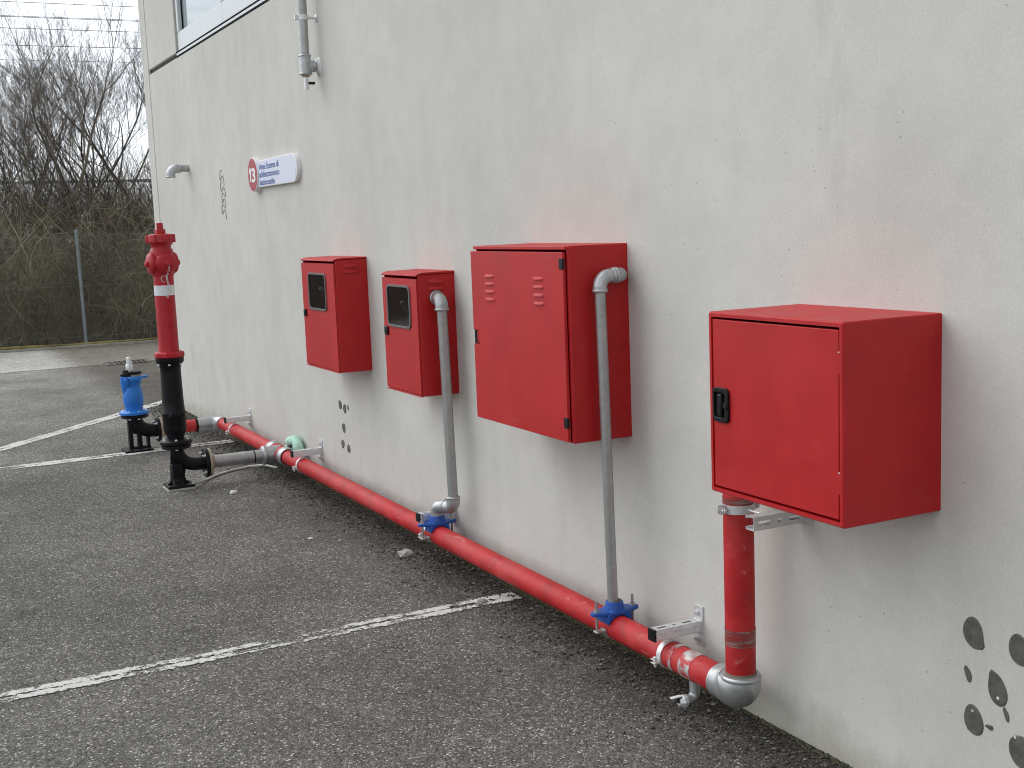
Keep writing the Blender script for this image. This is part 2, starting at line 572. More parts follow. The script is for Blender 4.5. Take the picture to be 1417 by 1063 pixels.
def arc(c, a, b, t0=0, t1=90, n=8):
    # points c + a*cos + b*sin
    c, a, b = Vector(c), Vector(a), Vector(b)
    return [c + a * math.cos(R(t0 + (t1 - t0) * i / n)) + b * math.sin(R(t0 + (t1 - t0) * i / n)) for i in range(n + 1)]

def bolt(parent, p, axis, r=0.009, head=0.010, shaft=0.0, mat='zinc', name='bolt'):
    m = MB()
    m.lathe(p, axis, [(r, 0), (r, head * 0.85), (r * 0.85, head)], 6)
    if shaft:
        q = Vector(p) + Vector(axis).normalized() * head * 0.8
        m.lathe(q, axis, [(r * 0.55, 0), (r * 0.55, shaft * 0.95), (r * 0.45, shaft)], 8)
    return m.build(name, mat, parent)

def rrect(y0, y1, z0, z1, r, n=5):
    pts = []
    for cy, cz, a0 in ((y1 - r, z1 - r, 0), (y0 + r, z1 - r, 90), (y0 + r, z0 + r, 180), (y1 - r, z0 + r, 270)):
        for i in range(n + 1):
            a = R(a0 + 90 * i / n)
            pts.append((cy + r * math.cos(a), cz + r * math.sin(a)))
    return pts

def ring_plate(outer, inner, x0, x1):
    """plate in the yz plane with a hole; outer and inner have the same number of points"""
    m = MB()
    n = len(outer)
    vs = [(x, a, b) for x in (x0, x1) for lp in (outer, inner) for a, b in lp]
    fs = []
    for i in range(n):
        j = (i + 1) % n
        fs += [(i, j, n + j, n + i), (2 * n + i, 3 * n + i, 3 * n + j, 2 * n + j), (i, 2 * n + i, 2 * n + j, j), (n + i, n + j, 3 * n + j, 3 * n + i)]
    return m.add(vs, fs)

# ------------------------------------------------------------------ ground
m = MB()
m.add([(-300, -200, 0), (300, -200, 0), (300, 400, 0), (-300, 400, 0)], [(0, 1, 2, 3)])
m.build('ground', 'asphalt', kind='structure')
fast('gutter_strip', [(-14, 17.35, .004), (14, 16.75, .004), (14, 20.0, .004), (-14, 20.6, .004)], [(0, 1, 2, 3)], 'old_asphalt', kind='structure')

def stripe(name, a, b, width, mat):
    a, b = Vector(a), Vector(b)
    d = (b - a).normalized()
    nrm = Vector((-d.y, d.x)) * width / 2
    me = bpy.data.meshes.new(name)
    me.from_pydata([(*(a - nrm), .004), (*(b - nrm), .004), (*(b + nrm), .004), (*(a + nrm), .004)], [], [(0, 1, 2, 3)])
    uv = me.uv_layers.new(name='UVMap')
    L = (b - a).length
    for i, c in enumerate([(0, 0), (L, 0), (L, 1), (0, 1)]):
        uv.data[i].uv = c
    me.materials.append(MT[mat])
    o = bpy.data.objects.new(name, me)
    col.objects.link(o)
    o['kind'] = 'structure'
    return o
stripe('parking_line', (-7.0, 4.76), (-0.05, 4.87), 0.13, 'road_paint')
stripe('parking_line', (-7.0, 9.70), (-0.06, 9.90), 0.17, 'solid_road_paint')
stripe('parking_line', (-5.0, 7.15), (0.10, 12.88), 0.16, 'solid_road_paint')

# ------------------------------------------------------------------ building
B = thing('building', 'long pale grey precast concrete building wall with ribbon window behind the red cabinets', 'building', (0, 12.7, 0))
YN = -6.0
TOP = 7.2
MB().box(0, 0.16, YN, 12.405, 0, 3.226).build('wall_panel', 'concrete', B, bevel=0.004)
MB().box(0, 0.16, 11.19, 12.405, 3.27, TOP).build('wall_panel', 'concrete', B, bevel=0.006)
MB().box(0, 0.30, 12.435, 12.70, 0, TOP).build('corner_pilaster', 'concrete', B, bevel=0.008)
MB().box(0, 0.16, YN, 11.185, 5.2, TOP).build('wall_panel', 'concrete', B, bevel=0.006)
MB().box(0.03, 0.15, 11.19, 12.434, 3.227, 3.269).build('joint_seal', 'joint_grey', B)
MB().box(0.02, 0.15, 12.406, 12.434, 0, TOP - 0.01).build('joint_seal', 'joint_grey', B)
MB().box(0.165, 12.0, YN, 12.42, 0, TOP - 0.05).build('inner_wall', 'concrete', B)
MB().box(0.305, 12.0, 12.42, 12.69, 0, TOP - 0.05).build('end_wall', 'concrete', B)
MB().box(-0.03, 12.05, YN - 0.05, 12.75, TOP, TOP + 0.15).build('roof_edge', 'roof_grey', B)
# ribbon window: sill, frame, panes
MB().box(-0.001, 0.14, YN, 11.17, 3.2405, 3.263).build('sill_flashing', 'white_frame', B, bevel=0.003)
MB().box(-0.003, 0.14, YN, 11.175, 3.2635, 3.2745).build('sill_joint', 'joint_black', B)
MB().box(-0.003, 0.14, YN, 11.175, 3.2270, 3.2400).build('sill_joint', 'joint_black', B)
mull = [9.62 - 1.55 * i for i in range(10)]
edges = [11.18] + mull
for i in range(len(edges) - 1):
    y1, y0 = edges[i], edges[i + 1]
    wn = MB().box(0.02, 0.12, y0 + 0.0005, y1 - 0.0005, 3.275, 3.44).build('window', 'white_frame', B, bevel=0.004)
    MB().box(0.018, 0.12, y1 - (0.07 if i == 0 else 0.045), y1 - 0.001, 3.441, 5.19).build('jamb', 'white_frame', wn, bevel=0.006)
    MB().box(0.018, 0.12, y0 + 0.001, y0 + 0.045, 3.441, 5.19).build('mullion', 'white_frame', wn, bevel=0.006)
    MB().box(0.045, 0.055, y0 + 0.046, y1 - 0.071, 3.441, 3.452).build('gasket', 'joint_grey', wn)
    MB().box(0.05, 0.06, y1 - 0.085, y1 - 0.0705, 3.452, 5.19).build('gasket', 'joint_black', wn)
    MB().box(0.06, 0.075, y0 + 0.0455, y1 - 0.0455, 3.453, 5.19).build('pane', 'window_pane', wn)

# dark filler patches on the wall
random.seed(5)
def patch(y, z, ry, rz, tilt, lump=0.10, tail=None):
    ry, tilt = ry * 1.22, tilt * 0.7
    n = 22
    vs = [(-0.0035, y, z)]
    ph = random.uniform(0, 6)
    for lay, (k, x) in enumerate(((0.55, -0.0034), (0.9, -0.0028), (1.0, 0.002))):
        for i in range(n):
            a = 2 * math.pi * i / n
            rr = k * (1 + lump * math.sin(2 * a + ph) * 0.6 + lump * 0.5 * math.sin(3 * a + ph * 2))
            if tail is not None:
                da = (a - tail + math.pi) % (2 * math.pi) - math.pi
                rr *= 1 + 0.24 * math.exp(-(da / 0.3) ** 2)
            py, pz = ry * rr * math.cos(a), rz * rr * math.sin(a)
            vs.append((x, y + py * math.cos(tilt) - pz * math.sin(tilt), z + py * math.sin(tilt) + pz * math.cos(tilt)))
    fs = [(0, 1 + i, 1 + (i + 1) % n) for i in range(n)]
    for l in range(2):
        for i in range(n):
            j = (i + 1) % n
            fs.append((1 + l * n + i, 1 + (l + 1) * n + i, 1 + (l + 1) * n + j, 1 + l * n + j))
    MB().add(vs, fs).build('filler_patch', 'filler', B, smooth=True)
for a in [(2.272, .564, .030, .045, -.45, .06, 4.1), (2.122, .561, .030, .043, -.45, .04), (2.190, .432, .027, .045, -.4, .06, 1.35), (2.288, .445, .009, .022, -.4, .2),
          (2.268, .322, .029, .043, -.4, .06), (2.160, .375, .006, .019, -.45, .2), (2.214, .322, .010, .007, -.3, .3), (2.112, .292, .034, .046, -.5, .08),
          (7.327, .594, .026, .030, 0, .08), (7.245, .578, .024, .030, -.1, .1), (7.182, .592, .010, .016, -.2, .2), (7.283, .452, .024, .034, 0, .1),
          (7.318, .345, .024, .030, 0, .1), (7.212, .330, .022, .030, -.1, .1)]:
    patch(*a)
for y_, z_, a_, b_ in ((2.186, .412, .0055, .010), (2.270, .348, .004, .006), (2.130, .325, .004, .006)):  # tiny white discs painted as wet glints on the filler patches
    MB().lathe((-0.0030, y_, z_), (-1, 0, 0), [(a_, 0), (a_ * 0.8, 0.0008), (a_ * 0.3, 0.0011)], 9).build('painted_glint', 'stone_white', B, smooth=True)
# squiggle of dried sealant on the wall
def squiggle(pts, r):
    MB().tube(pts, r, 6).build('sealant_trail', 'dull_sealant', B, smooth=True)
for part_ in ((0.0, 5.2), (6.4, 24.0)):
    p = []
    for i in range(70):
        a_ = part_[0] + (part_[1] - part_[0]) * i / 69
        p.append((-0.0002, 9.885 + 0.062 * math.sin(a_) + 0.012 * math.sin(a_ * 0.37), 2.165 - 0.0142 * a_ + 0.026 * math.sin(2 * a_ + 0.6)))
    squiggle(p, 0.0042)

# ------------------------------------------------------------------ cabinets
def louvre(parent, y0, y1, z, x, h=0.010, d=0.007):
    # raised louvre on a face looking towards -x
    prof = [(x + 0.001, z - h / 2 + 0.001), (x - d, z - h / 2), (x - d * 0.95, z - h * 0.2), (x - d * 0.55, z + h * 0.3), (x + 0.001, z + h / 2 + 0.002)]
    mm = MB()
    n = len(prof)
    ys = [(y0, 0.15), (y0 + 0.008, 1), (y1 - 0.008, 1), (y1, 0.15)]
    vs = [(x + (px - x) * k, y, z + (pz - z) * (0.6 + 0.4 * k)) for y, k in ys for px, pz in prof]
    fs = [(i * n + j, i * n + j + 1, (i + 1) * n + j + 1, (i + 1) * n + j) for i in range(3) for j in range(n - 1)]
    fs += [tuple(range(n)), tuple(3 * n + j for j in range(n))]
    return mm.add(vs, fs).build('louvre', 'cabinet_red', parent, smooth=True, auto=50)

def shell(c, y0, y1, z0, z1, d, t=0.006, rim=0.012, bev=0.004):
    """open-fronted sheet metal case against the wall with a folded front rim"""
    mm = MB()
    prof = []
    o = rrect(y0, y1, z0, z1, 0.003, 1)
    i_ = rrect(y0 + t, y1 - t, z0 + t, z1 - t, 0.002, 1)
    rm = rrect(y0 + rim, y1 - rim, z0 + rim, z1 - rim, 0.002, 1)
    ro = rrect(y0 + 0.004, y1 - 0.004, z0 + 0.004, z1 - 0.004, 0.003, 1)
    n = len(o)
    loops = [(0.0, o), (-d + 0.006, o), (-d, ro), (-d, rm), (-d + 0.03, rm), (-d + 0.032, i_), (-0.012, i_)]
    vs = [(x, a, b) for x, lp in loops for a, b in lp]
    fs = []
    for k in range(len(loops) - 1):
        for i in range(n):
            j = (i + 1) % n
            fs.append((k * n + i, k * n + j, (k + 1) * n + j, (k + 1) * n + i))
    fs.append(tuple(range(n)))
    fs.append(tuple((len(loops) - 1) * n + i for i in range(n)))
    return mm.add(vs, fs).build('body', 'cabinet_red', c, smooth=True, auto=30)

def hose_cabinet(label, y0, y1, z0, z1, d, win, lock, group):
    c = thing('hose_cabinet', label, 'cabinet', (0, (y0 + y1) / 2, z0), group)
    body = shell(c, y0, y1, z0, z1, d, rim=0.008)
    # sloping lid with a lip over the front
    mm = MB()
    mm.prism([(-d - 0.014, z1 - 0.006), (-d - 0.012, z1 + 0.001), (-d + 0.02, z1 + 0.010), (0, z1 + 0.012), (0, z1 + 0.002), (-d + 0.004, z1 + 0.0015), (-d - 0.010, z1 - 0.009)], y0 - 0.003, y1 + 0.003, 'xz')
    mm.build('lid', 'cabinet_red', c, bevel=0.0012)
    # door with its window opening
    dy0, dy1, dz0, dz1 = y0 + 0.004, y1 + 0.002, z0 + 0.010, z1 - 0.020
    wy0, wy1, wz0, wz1 = win
    inner = rrect(wy0, wy1, wz0, wz1, 0.028, 5)
    cy, cz = (wy0 + wy1) / 2, (wz0 + wz1) / 2
    outer = []
    for a, b in inner:
        # spread the points on the hole's outline over the door's outline by side
        sy = (a - wy0) / (wy1 - wy0)
        sz = (b - wz0) / (wz1 - wz0)
        oy, oz = dy0 + sy * (dy1 - dy0), dz0 + sz * (dz1 - dz0)
        outer.append((oy, oz))
    # snap the middles of the corner arcs on to the door corners
    for q, (ey, ez) in enumerate(((dy1, dz1), (dy0, dz1), (dy0, dz0), (dy1, dz0))):
        for i in range(6):
            k = q * 6 + i
            oy, oz = outer[k]
            if (q in (0, 2)) == (i < 3):
                oy = ey
            else:
                oz = ez
            outer[k] = (oy, oz)
        for k in (q * 6 + 2, q * 6 + 3):
            outer[k] = (ey, ez)
        outer[q * 6 + 2] = (ey, ez + (-0.0005 if ez == dz1 else 0.0005)) if q in (0, 2) else (ey + (0.0005 if ey == dy0 else -0.0005), ez)
    x0, x1 = -d - 0.011, -d - 0.002
    door = ring_plate(outer, inner, x0, x1).build('door', 'cabinet_red', c)
    g_in = rrect(wy0 + 0.006, wy1 - 0.006, wz0 + 0.006, wz1 - 0.006, 0.022, 5)
    g_out = rrect(wy0 - 0.006, wy1 + 0.006, wz0 - 0.006, wz1 + 0.006, 0.032, 5)
    ring_plate(g_out, g_in, x0 - 0.007, x0 + 0.004).build('window_gasket', 'rubber_grey', door, bevel=0.002)
    MB().prism(rrect(wy0 + 0.004, wy1 - 0.004, wz0 + 0.004, wz1 - 0.004, 0.02, 4), x0 - 0.002, x0 + 0.002, 'yz').build('window_pane', 'cabinet_pane', door)
    ly, lz = lock
    lk = MB().box(x0 - 0.010, x0 + 0.002, ly - 0.022, ly + 0.018, lz - 0.022, lz + 0.022).build('lock', 'black_plastic', door, bevel=0.003)
    MB().lathe((x0 - 0.0095, ly - 0.004, lz), (-1, 0, 0), [(0.008, 0), (0.008, 0.003), (0.006, 0.004)], 14).build('lock_barrel', 'black_iron', lk)
    # bottom lip
    MB().box(-d - 0.012, -d + 0.001, y0, y1, z0 - 0.002, z0 + 0.006).build('bottom_lip', 'cabinet_red', c, bevel=0.0015)
    # coiled hose and valve seen through the pane
    for k in range(5):
        MB().tube([(-d * 0.55, cy + (0.035 + 0.022 * k) * math.cos(a * math.pi / 12), cz - 0.09 + (0.035 + 0.022 * k) * math.sin(a * math.pi / 12)) for a in range(25)], 0.011, 6, False).build('hose_coil', 'hose_canvas', c, smooth=True)
    MB().lathe((-d * 0.80, cy + 0.02, cz - 0.015), (-0.6, -0.3, 0.7), [(0.012, -0.03), (0.016, 0), (0.016, 0.03), (0.011, 0.05)], 14).build('nozzle', 'zinc', c, smooth=True)
    # two louvres pressed into the near side
    for z in (z1 - 0.033, z1 - 0.066):
        mm = MB()
        xa, xb = -d * 0.73, -d * 0.28
        prof = [(0.001, 0.010), (-0.007, 0.003), (-0.012, -0.009), (0.001, -0.010)]
        n = 4
        xs = [(xa, 0.1), (xa + 0.008, 1), (xb - 0.008, 1), (xb, 0.1)]
        vs = [(x, y0 + py * k + (0.0006 if k < 1 else 0), z + pz * (0.7 + 0.3 * k)) for x, k in xs for py, pz in prof]
        fs = [(i * n + j, i * n + j + 1, (i + 1) * n + j + 1, (i + 1) * n + j) for i in range(3) for j in range(n - 1)] + [(0, 1, 2, 3), (12, 13, 14, 15)]
        mm.add(vs, fs).build('louvre', 'cabinet_red', c, smooth=True, auto=50)
    return c

CAB = 'red fire hose cabinets on the wall'
hose_cabinet('red windowed hose cabinet without any pipe, between the white sign and the other windowed cabinet', 6.717, 7.312, 0.868, 1.515, 0.192, (6.868, 7.180, 1.222, 1.432), (7.275, 1.192), CAB)
hose_cabinet('red windowed hose cabinet fed by a thick grey pipe through its side', 5.509, 5.960, 0.862, 1.457, 0.192, (5.598, 5.892, 1.195, 1.398), (5.925, 1.165), CAB)

# wide cabinet with louvred door
def wide_cabinet():
    y0, y1, z0, z1, d = 3.9325, 4.715, 0.864, 1.600, 0.256
    c = thing('wide_cabinet', 'wide red cabinet with two rows of louvres in its closed door', 'cabinet', (0, (y0 + y1) / 2, z0), CAB)
    shell(c, y0, y1, z0, z1, d, rim=0.014)
    x0, x1 = -d - 0.016, -d - 0.003
    ny0, ny1, nz0, nz1 = 4.684, 4.735, 1.187, 1.247
    # door outline with a notch cut for the lock on its free edge
    dy0, dy1, dz0, dz1 = y0 + 0.014, 4.735, z0 + 0.006, z1 - 0.022
    mm = MB()
    mm.prism([(dy0, dz0), (dy1, dz0), (dy1, nz0), (ny0, nz0), (ny0, nz1), (dy1, nz1), (dy1, dz1), (dy0, dz1)], x0, x1, 'yz')
    door = mm.build('door', 'cabinet_red', c, bevel=0.002)
    MB().box(x0 + 0.005, x0 + 0.009, 4.685, 4.7345, nz0 + 0.0005, nz1 - 0.0005).build('lock_plate', 'joint_black', door)
    MB().box(x0 + 0.001, x0 + 0.0055, 4.690, 4.702, nz0 + 0.003, nz1 - 0.003).build('latch', 'cabinet_red', door, bevel=0.001)
    for zz in (1.535, 0.943):
        MB().box(x0 - 0.004, x0 + 0.006, dy0 - 0.004, dy0 + 0.024, zz - 0.020, zz + 0.020).build('hinge', 'black_plastic', door, bevel=0.002)
    for k in range(4):
        zz = 1.4775 - k * 0.0318
        louvre(door, 4.520, 4.604, zz, x0)
        louvre(door, 4.100, 4.180, zz, x0)
    # folded top edge above the door
    MB().box(-d - 0.012, -d + 0.001, y0 + 0.002, y1, z1 - 0.014, z1 - 0.001).build('rain_lip', 'cabinet_red', c, bevel=0.002)
    return c
wide_cabinet()

def deep_cabinet():
    y0, y1, z0, z1, d = 2.389, 2.962, 0.874, 1.4125, 0.3425
    c = thing('deep_cabinet', 'deep red cabinet with black paddle handle above the elbow end of the red pipe', 'cabinet', (0, (y0 + y1) / 2, z0), CAB)
    shell(c, y0, y1, z0, z1, d, rim=0.014)
    dy0, dy1, dz0, dz1 = y0 + 0.020, y1 - 0.018, z0 + 0.020, z1 - 0.021
    door = MB().box(-d + 0.002, -d + 0.022, dy0, dy1, dz0, dz1).build('door', 'cabinet_red', c, bevel=0.0025)
    x = -d + 0.002
    for zz in (1.303, 0.988):
        h = MB().box(x - 0.001, x + 0.010, dy0 - 0.0055, dy0 + 0.004, zz - 0.026, zz + 0.030).build('hinge', 'cabinet_red', door, bevel=0.001)
        MB().lathe((x + 0.002, dy0 - 0.001, zz + 0.030), (0, 0, 1), [(0.0032, 0), (0.0032, 0.002), (0.002, 0.003)], 10).build('hinge_pin', 'white_plastic', h)
    hy0, hy1, hz0, hz1 = 2.866, 2.941, 1.090, 1.192
    h = ring_plate(rrect(hy0, hy1, hz0, hz1, 0.016, 5), rrect(hy0 + 0.018, hy1 - 0.009, hz0 + 0.014, hz1 - 0.014, 0.008, 5), x - 0.008, x + 0.001).build('handle', 'black_plastic', door, bevel=0.002)
    MB().box(x - 0.0005, x + 0.001, hy0 + 0.01, hy1 - 0.008, hz0 + 0.01, hz1 - 0.01).build('handle_recess', 'joint_black', h)
    MB().box(x - 0.013, x - 0.001, hy0 + 0.026, hy0 + 0.046, hz0 + 0.018, hz1 - 0.018).build('paddle', 'black_plastic', h, bevel=0.004)
    MB().lathe((x - 0.0075, hy0 + 0.011, (hz0 + hz1) / 2), (-1, 0, 0), [(0.010, 0), (0.010, 0.003), (0.008, 0.004)], 18).build('key_lock', 'black_iron', h)
    return c
deep_cabinet()

# ------------------------------------------------------------------ red water main
PX, PZ, PR = -0.130, 0.152, 0.049
YR = 3.11          # riser
YE = 9.98          # far elbow
YT = 8.29          # hydrant branch
pm = thing('water_main', 'long red water pipe running low along the wall with a riser at its elbow', 'pipe', (PX, YR, 0))
MB().tube([(PX, YR + 0.105, PZ), (PX, 5, PZ), (PX, 7, PZ), (PX, YT - 0.10, PZ)], PR, 32).build('pipe', 'pipe_red', pm, smooth=True)
MB().tube([(PX, YT + 0.10, PZ), (PX, 9, PZ), (PX, YE - 0.09, PZ)], PR, 32).build('pipe', 'pipe_red', pm, smooth=True)
MB().tube([(PX, YR, PZ + 0.05), (PX, YR, 0.6), (PX, YR, 0.98)], PR, 32).build('riser', 'pipe_red', pm, smooth=True)
# riser head turning into the far side of the deep cabinet
MB().tube([(PX, YR, 0.97)] + arc((PX, YR - 0.075, 0.99), (0, 0.075, 0), (0, 0, 0.075)) + [(PX, 2.955, 1.065)], PR + 0.010, 28).build('riser_elbow', 'galvanized', pm, smooth=True)
# big elbow at the near end
mm = MB()
BR = 0.052
path = [(PX, YR + 0.118, PZ), (PX, YR + 0.085, PZ)] + arc((PX, YR + BR, PZ + BR), (0, 0, -BR), (0, -BR, 0), 0, 90, 14) + [(PX, YR, PZ + 0.062)]
rad = [0.0555, 0.059] + [0.061 + 0.012 * math.sin(math.pi * i / 14) for i in range(15)] + [0.061]
mm.tube(path, rad, 40)
el = mm.build('elbow', 'galvanized', pm, smooth=True, auto=60)
MB().tube([(PX, YR, PZ + 0.040), (PX, YR, PZ + 0.044), (PX, YR, PZ + 0.054), (PX, YR, PZ + 0.058)], [0.061, 0.0655, 0.0655, 0.061], 40).build('elbow_bead', 'galvanized', el, smooth=True, auto=60)
MB().tube([(PX, YR, PZ + 0.055), (PX, YR, PZ + 0.068)], [0.055, 0.0495], 32).build('thread_paste', 'hemp', el, smooth=True)
# tape bands
def band(a, b, mat, extra=0.0012, name='tape_band'):
    MB().tube([a, b], PR + extra, 36, False).build(name, mat, pm, smooth=True)
band((PX, 3.335, PZ), (PX, 3.400, PZ), 'tape')
band((PX, 3.445, PZ), (PX, 3.468, PZ), 'tape')
band((PX, YR, 0.312), (PX, YR, 0.366), 'clear_tape')
band((PX, YR, 0.778), (PX, YR, 0.80), 'clear_tape')
# tee for the hydrant branch
tee = MB().tube([(PX, YT - 0.19, PZ), (PX, YT + 0.19, PZ)], PR + 0.006, 32).build('tee', 'pipe_red', pm, smooth=True)
for ya in (YT - 0.19, YT + 0.105):
    MB().tube([(PX, ya, PZ), (PX, ya + 0.008, PZ), (PX, ya + 0.077, PZ), (PX, ya + 0.085, PZ)], [0.058, 0.064, 0.064, 0.058], 32).build('tee_collar', 'galvanized', tee, smooth=True, auto=50)
MB().tube([(PX, YT, PZ), (PX - 0.10, YT, PZ)], 0.060, 28).build('tee_outlet', 'galvanized', tee, smooth=True)
MB().tube([(PX - 0.10, YT, PZ), (PX - 0.108, YT, PZ), (PX - 0.125, YT, PZ), (PX - 0.132, YT, PZ)], [0.060, 0.066, 0.066, 0.060], 28).build('tee_collar', 'galvanized', tee, smooth=True, auto=50)
# far elbow, spool to the blue hydrant
mm = MB()
mm.tube([(PX, YE - 0.10, PZ)] + arc((PX - 0.085, YE - 0.085, PZ), (0.085, 0, 0), (0, 0.085, 0), 0, 90, 10) + [(PX - 0.20, YE, PZ)], 0.057, 28)
mm.build('far_elbow', 'galvanized', pm, smooth=True)
MB().tube([(PX - 0.19, YE, PZ), (-0.60, YE, PZ)], PR, 28).build('spool', 'pipe_red', pm, smooth=True)
MB().tube([(PX - 0.190, YE, PZ), (PX - 0.205, YE, PZ)], PR + 0.011, 28).build('spool_collar', 'black_iron', pm, smooth=True)
# grey branch pipe to the hydrant
br = MB().tube([(PX - 0.12, YT, PZ), (-0.60, YT, PZ)], 0.043, 28).build('branch_pipe', 'pipe_steel', pm, smooth=True)
MB().tube([(PX - 0.185, YT, PZ), (PX - 0.192, YT, PZ)], 0.0455, 28).build('branch_ring', 'black_iron', br, smooth=True)
MB().tube([(PX - 0.262, YT, PZ), (PX - 0.30, YT, PZ)], 0.0438, 28, False).build('branch_tape', 'galvanized', br, smooth=True)
# drain valve under the pipe near the elbow
dv = MB().tube([(PX, 3.37, PZ - 0.045), (PX, 3.37, 0.062)] + arc((PX - 0.024, 3.37, 0.062), (0.024, 0, 0), (0, 0, -0.024)) + [(PX - 0.045, 3.37, 0.038)], 0.019, 18).build('drain_valve', 'galvanized', pm, smooth=True)
MB().tube([(PX - 0.038, 3.37, 0.038), (PX - 0.042, 3.37, 0.038), (PX - 0.052, 3.37, 0.038), (PX - 0.068, 3.37, 0.038)], [0.022, 0.023, 0.023, 0.013], 8).build('valve_nut', 'zinc', dv)
MB().box(PX - 0.100, PX - 0.056, 3.362, 3.378, 0.056, 0.061).build('valve_lever', 'white_plastic', dv, bevel=0.002)
MB().box(PX - 0.072, PX - 0.058, 3.364, 3.376, 0.036, 0.0565).build('valve_stem', 'black_iron', dv)

# mint green sleeve behind the tee
f = thing('foam_sleeve', 'mint green foam sleeve bent over behind the red pipe at its hydrant branch', 'foam', (-0.06, 8.25, 0))
pts = []
rd = []
random.seed(3)
for i in range(15):
    a = R(-5 + 190 * i / 14)
    pts.append((-0.050 + 0.006 * math.sin(i), 8.20 + 0.120 * math.cos(a), 0.175 + 0.070 * math.sin(a)))
    rd.append(0.034 + 0.005 * math.sin(i * 1.9))
mm = MB()
mm.tube(pts, rd, 16)
mm.v = [(x + 0.007 * noise.noise(Vector((x * 40, y * 40, z * 40))), y + 0.009 * noise.noise(Vector((x * 40 + 9, y * 40, z * 40))), z + 0.009 * noise.noise(Vector((x * 40, y * 40 + 5, z * 40)))) for x, y, z in mm.v]
mm.build('sleeve', 'foam_mint', f, smooth=True, auto=70)

# ------------------------------------------------------------------ wall brackets
def bracket(y, label, length=0.205, zc=0.2365):
    c = thing('pipe_bracket', label, 'bracket', (0, y, 0.16), 'steel brackets carrying the red pipe')
    hw = 0.0205
    z0, z1 = zc - hw, zc + hw
    pl = MB().box(-0.007, 0.001, y - 0.026, y + 0.026, zc - 0.072, zc + 0.072).build('wall_plate', 'zinc', c, bevel=0.0012)
    for zz in (zc + 0.048, zc - 0.048):
        MB().lathe((-0.0065, y, zz), (-1, 0, 0), [(0.013, 0), (0.013, 0.0025), (0.0095, 0.003), (0.0095, 0.010), (0.008, 0.011), (0.005, 0.0112), (0.005, 0.02)], 6).build('anchor_bolt', 'zinc', pl)
    mm = MB()
    w_ = 0.0025
    mm.box(-length, -0.006, y - hw, y - hw + w_, z0, z1)
    mm.box(-length, -0.006, y + hw - w_, y + hw, z0, z1)
    mm.box(-length, -0.006, y - hw + w_, y - hw + 0.012, z0, z0 + w_)
    mm.box(-length, -0.006, y + hw - 0.012, y + hw - w_, z0, z0 + w_)
    # slotted top flange, built round its three slots
    segs = [(-length, -length + 0.022), (-length + 0.060, -length + 0.088), (-length + 0.100, -length + 0.128), (-length + 0.166, -0.006)]
    for a, b in segs:
        mm.box(a, b, y - hw + w_, y + hw - w_, z1 - w_, z1)
    for a, b in [(segs[i][1], segs[i + 1][0]) for i in range(3)]:
        mm.box(a, b, y - hw + w_, y - 0.006, z1 - w_, z1)
        mm.box(a, b, y + 0.006, y + hw - w_, z1 - w_, z1)
    arm = mm.build('arm', 'zinc', c)
    MB().box(-0.013, -0.006, y - hw - 0.003, y + hw + 0.003, z0 - 0.003, z1 + 0.003).build('weld', 'zinc', arm, bevel=0.003)
    for zz in (z1 - 0.012, z0 + 0.009, zc):
        MB().box(-length + 0.002, -0.02, y - hw - 0.0022, y - hw + 0.0005, zz - 0.0024, zz + 0.0024).build('rib', 'zinc', arm)
    MB().box(-length - 0.004, -length + 0.006, y - hw - 0.001, y + hw + 0.001, z0 - 0.001, z1 + 0.001).build('end_cap', 'black_plastic', c, bevel=0.0015)
    MB().tube([(PX, y, PZ + PR), (PX, y, z0 + 0.01)], 0.005, 10).build('hanger_rod', 'zinc', c, smooth=True)
    MB().lathe((PX, y, PZ + PR + 0.002), (0, 0, 1), [(0.011, 0), (0.011, 0.008)], 6).build('rod_nut', 'zinc', c)
    # clamp ring round the pipe
    mm = MB()
    n = 40
    ri, ro, hwid = PR + 0.0005, PR + 0.0035, 0.0125
    vs, fs = [], []
    for i in range(n):
        a = 2 * math.pi * i / n
        for r_, dy in ((ri, -hwid), (ro, -hwid), (ro, hwid), (ri, hwid)):
            vs.append((PX + r_ * math.cos(a), y + dy, PZ + r_ * math.sin(a)))
    for i in range(n):
        j = (i + 1) % n
        for k in range(4):
            l_ = (k + 1) % 4
            fs.append((i * 4 + k, j * 4 + k, j * 4 + l_, i * 4 + l_))
    ring = mm.add(vs, fs).build('clamp_ring', 'zinc', c, smooth=True)
    for s in (-1, 1):
        for dz in (-0.008, 0.005):
            xa, xb = PX + s * (PR + 0.001), PX + s * (PR + 0.028)
            MB().box(min(xa, xb), max(xa, xb), y - 0.0125, y + 0.0125, PZ - 0.012 + dz, PZ - 0.009 + dz).build('clamp_ear', 'zinc', ring, bevel=0.001)
        MB().lathe((PX + s * (PR + 0.016), y, PZ - 0.034), (0, 0, 1), [(0.0045, 0), (0.0045, 0.008), (0.008, 0.0085), (0.008, 0.014), (0.0045, 0.0145), (0.0045, 0.031), (0.008, 0.0315), (0.008, 0.036), (0.005, 0.038)], 8).build('clamp_bolt', 'zinc', ring)
    return c
bracket(3.515, 'zinc wall bracket over the red pipe beside the big grey elbow')
bracket(5.63, 'zinc wall bracket behind the crooked thick grey riser and its blue saddle')
bracket(7.76, 'zinc wall bracket over the red pipe beside the mint green foam')
bracket(9.51, 'zinc wall bracket over the far end of the red pipe, by the blue hydrant')

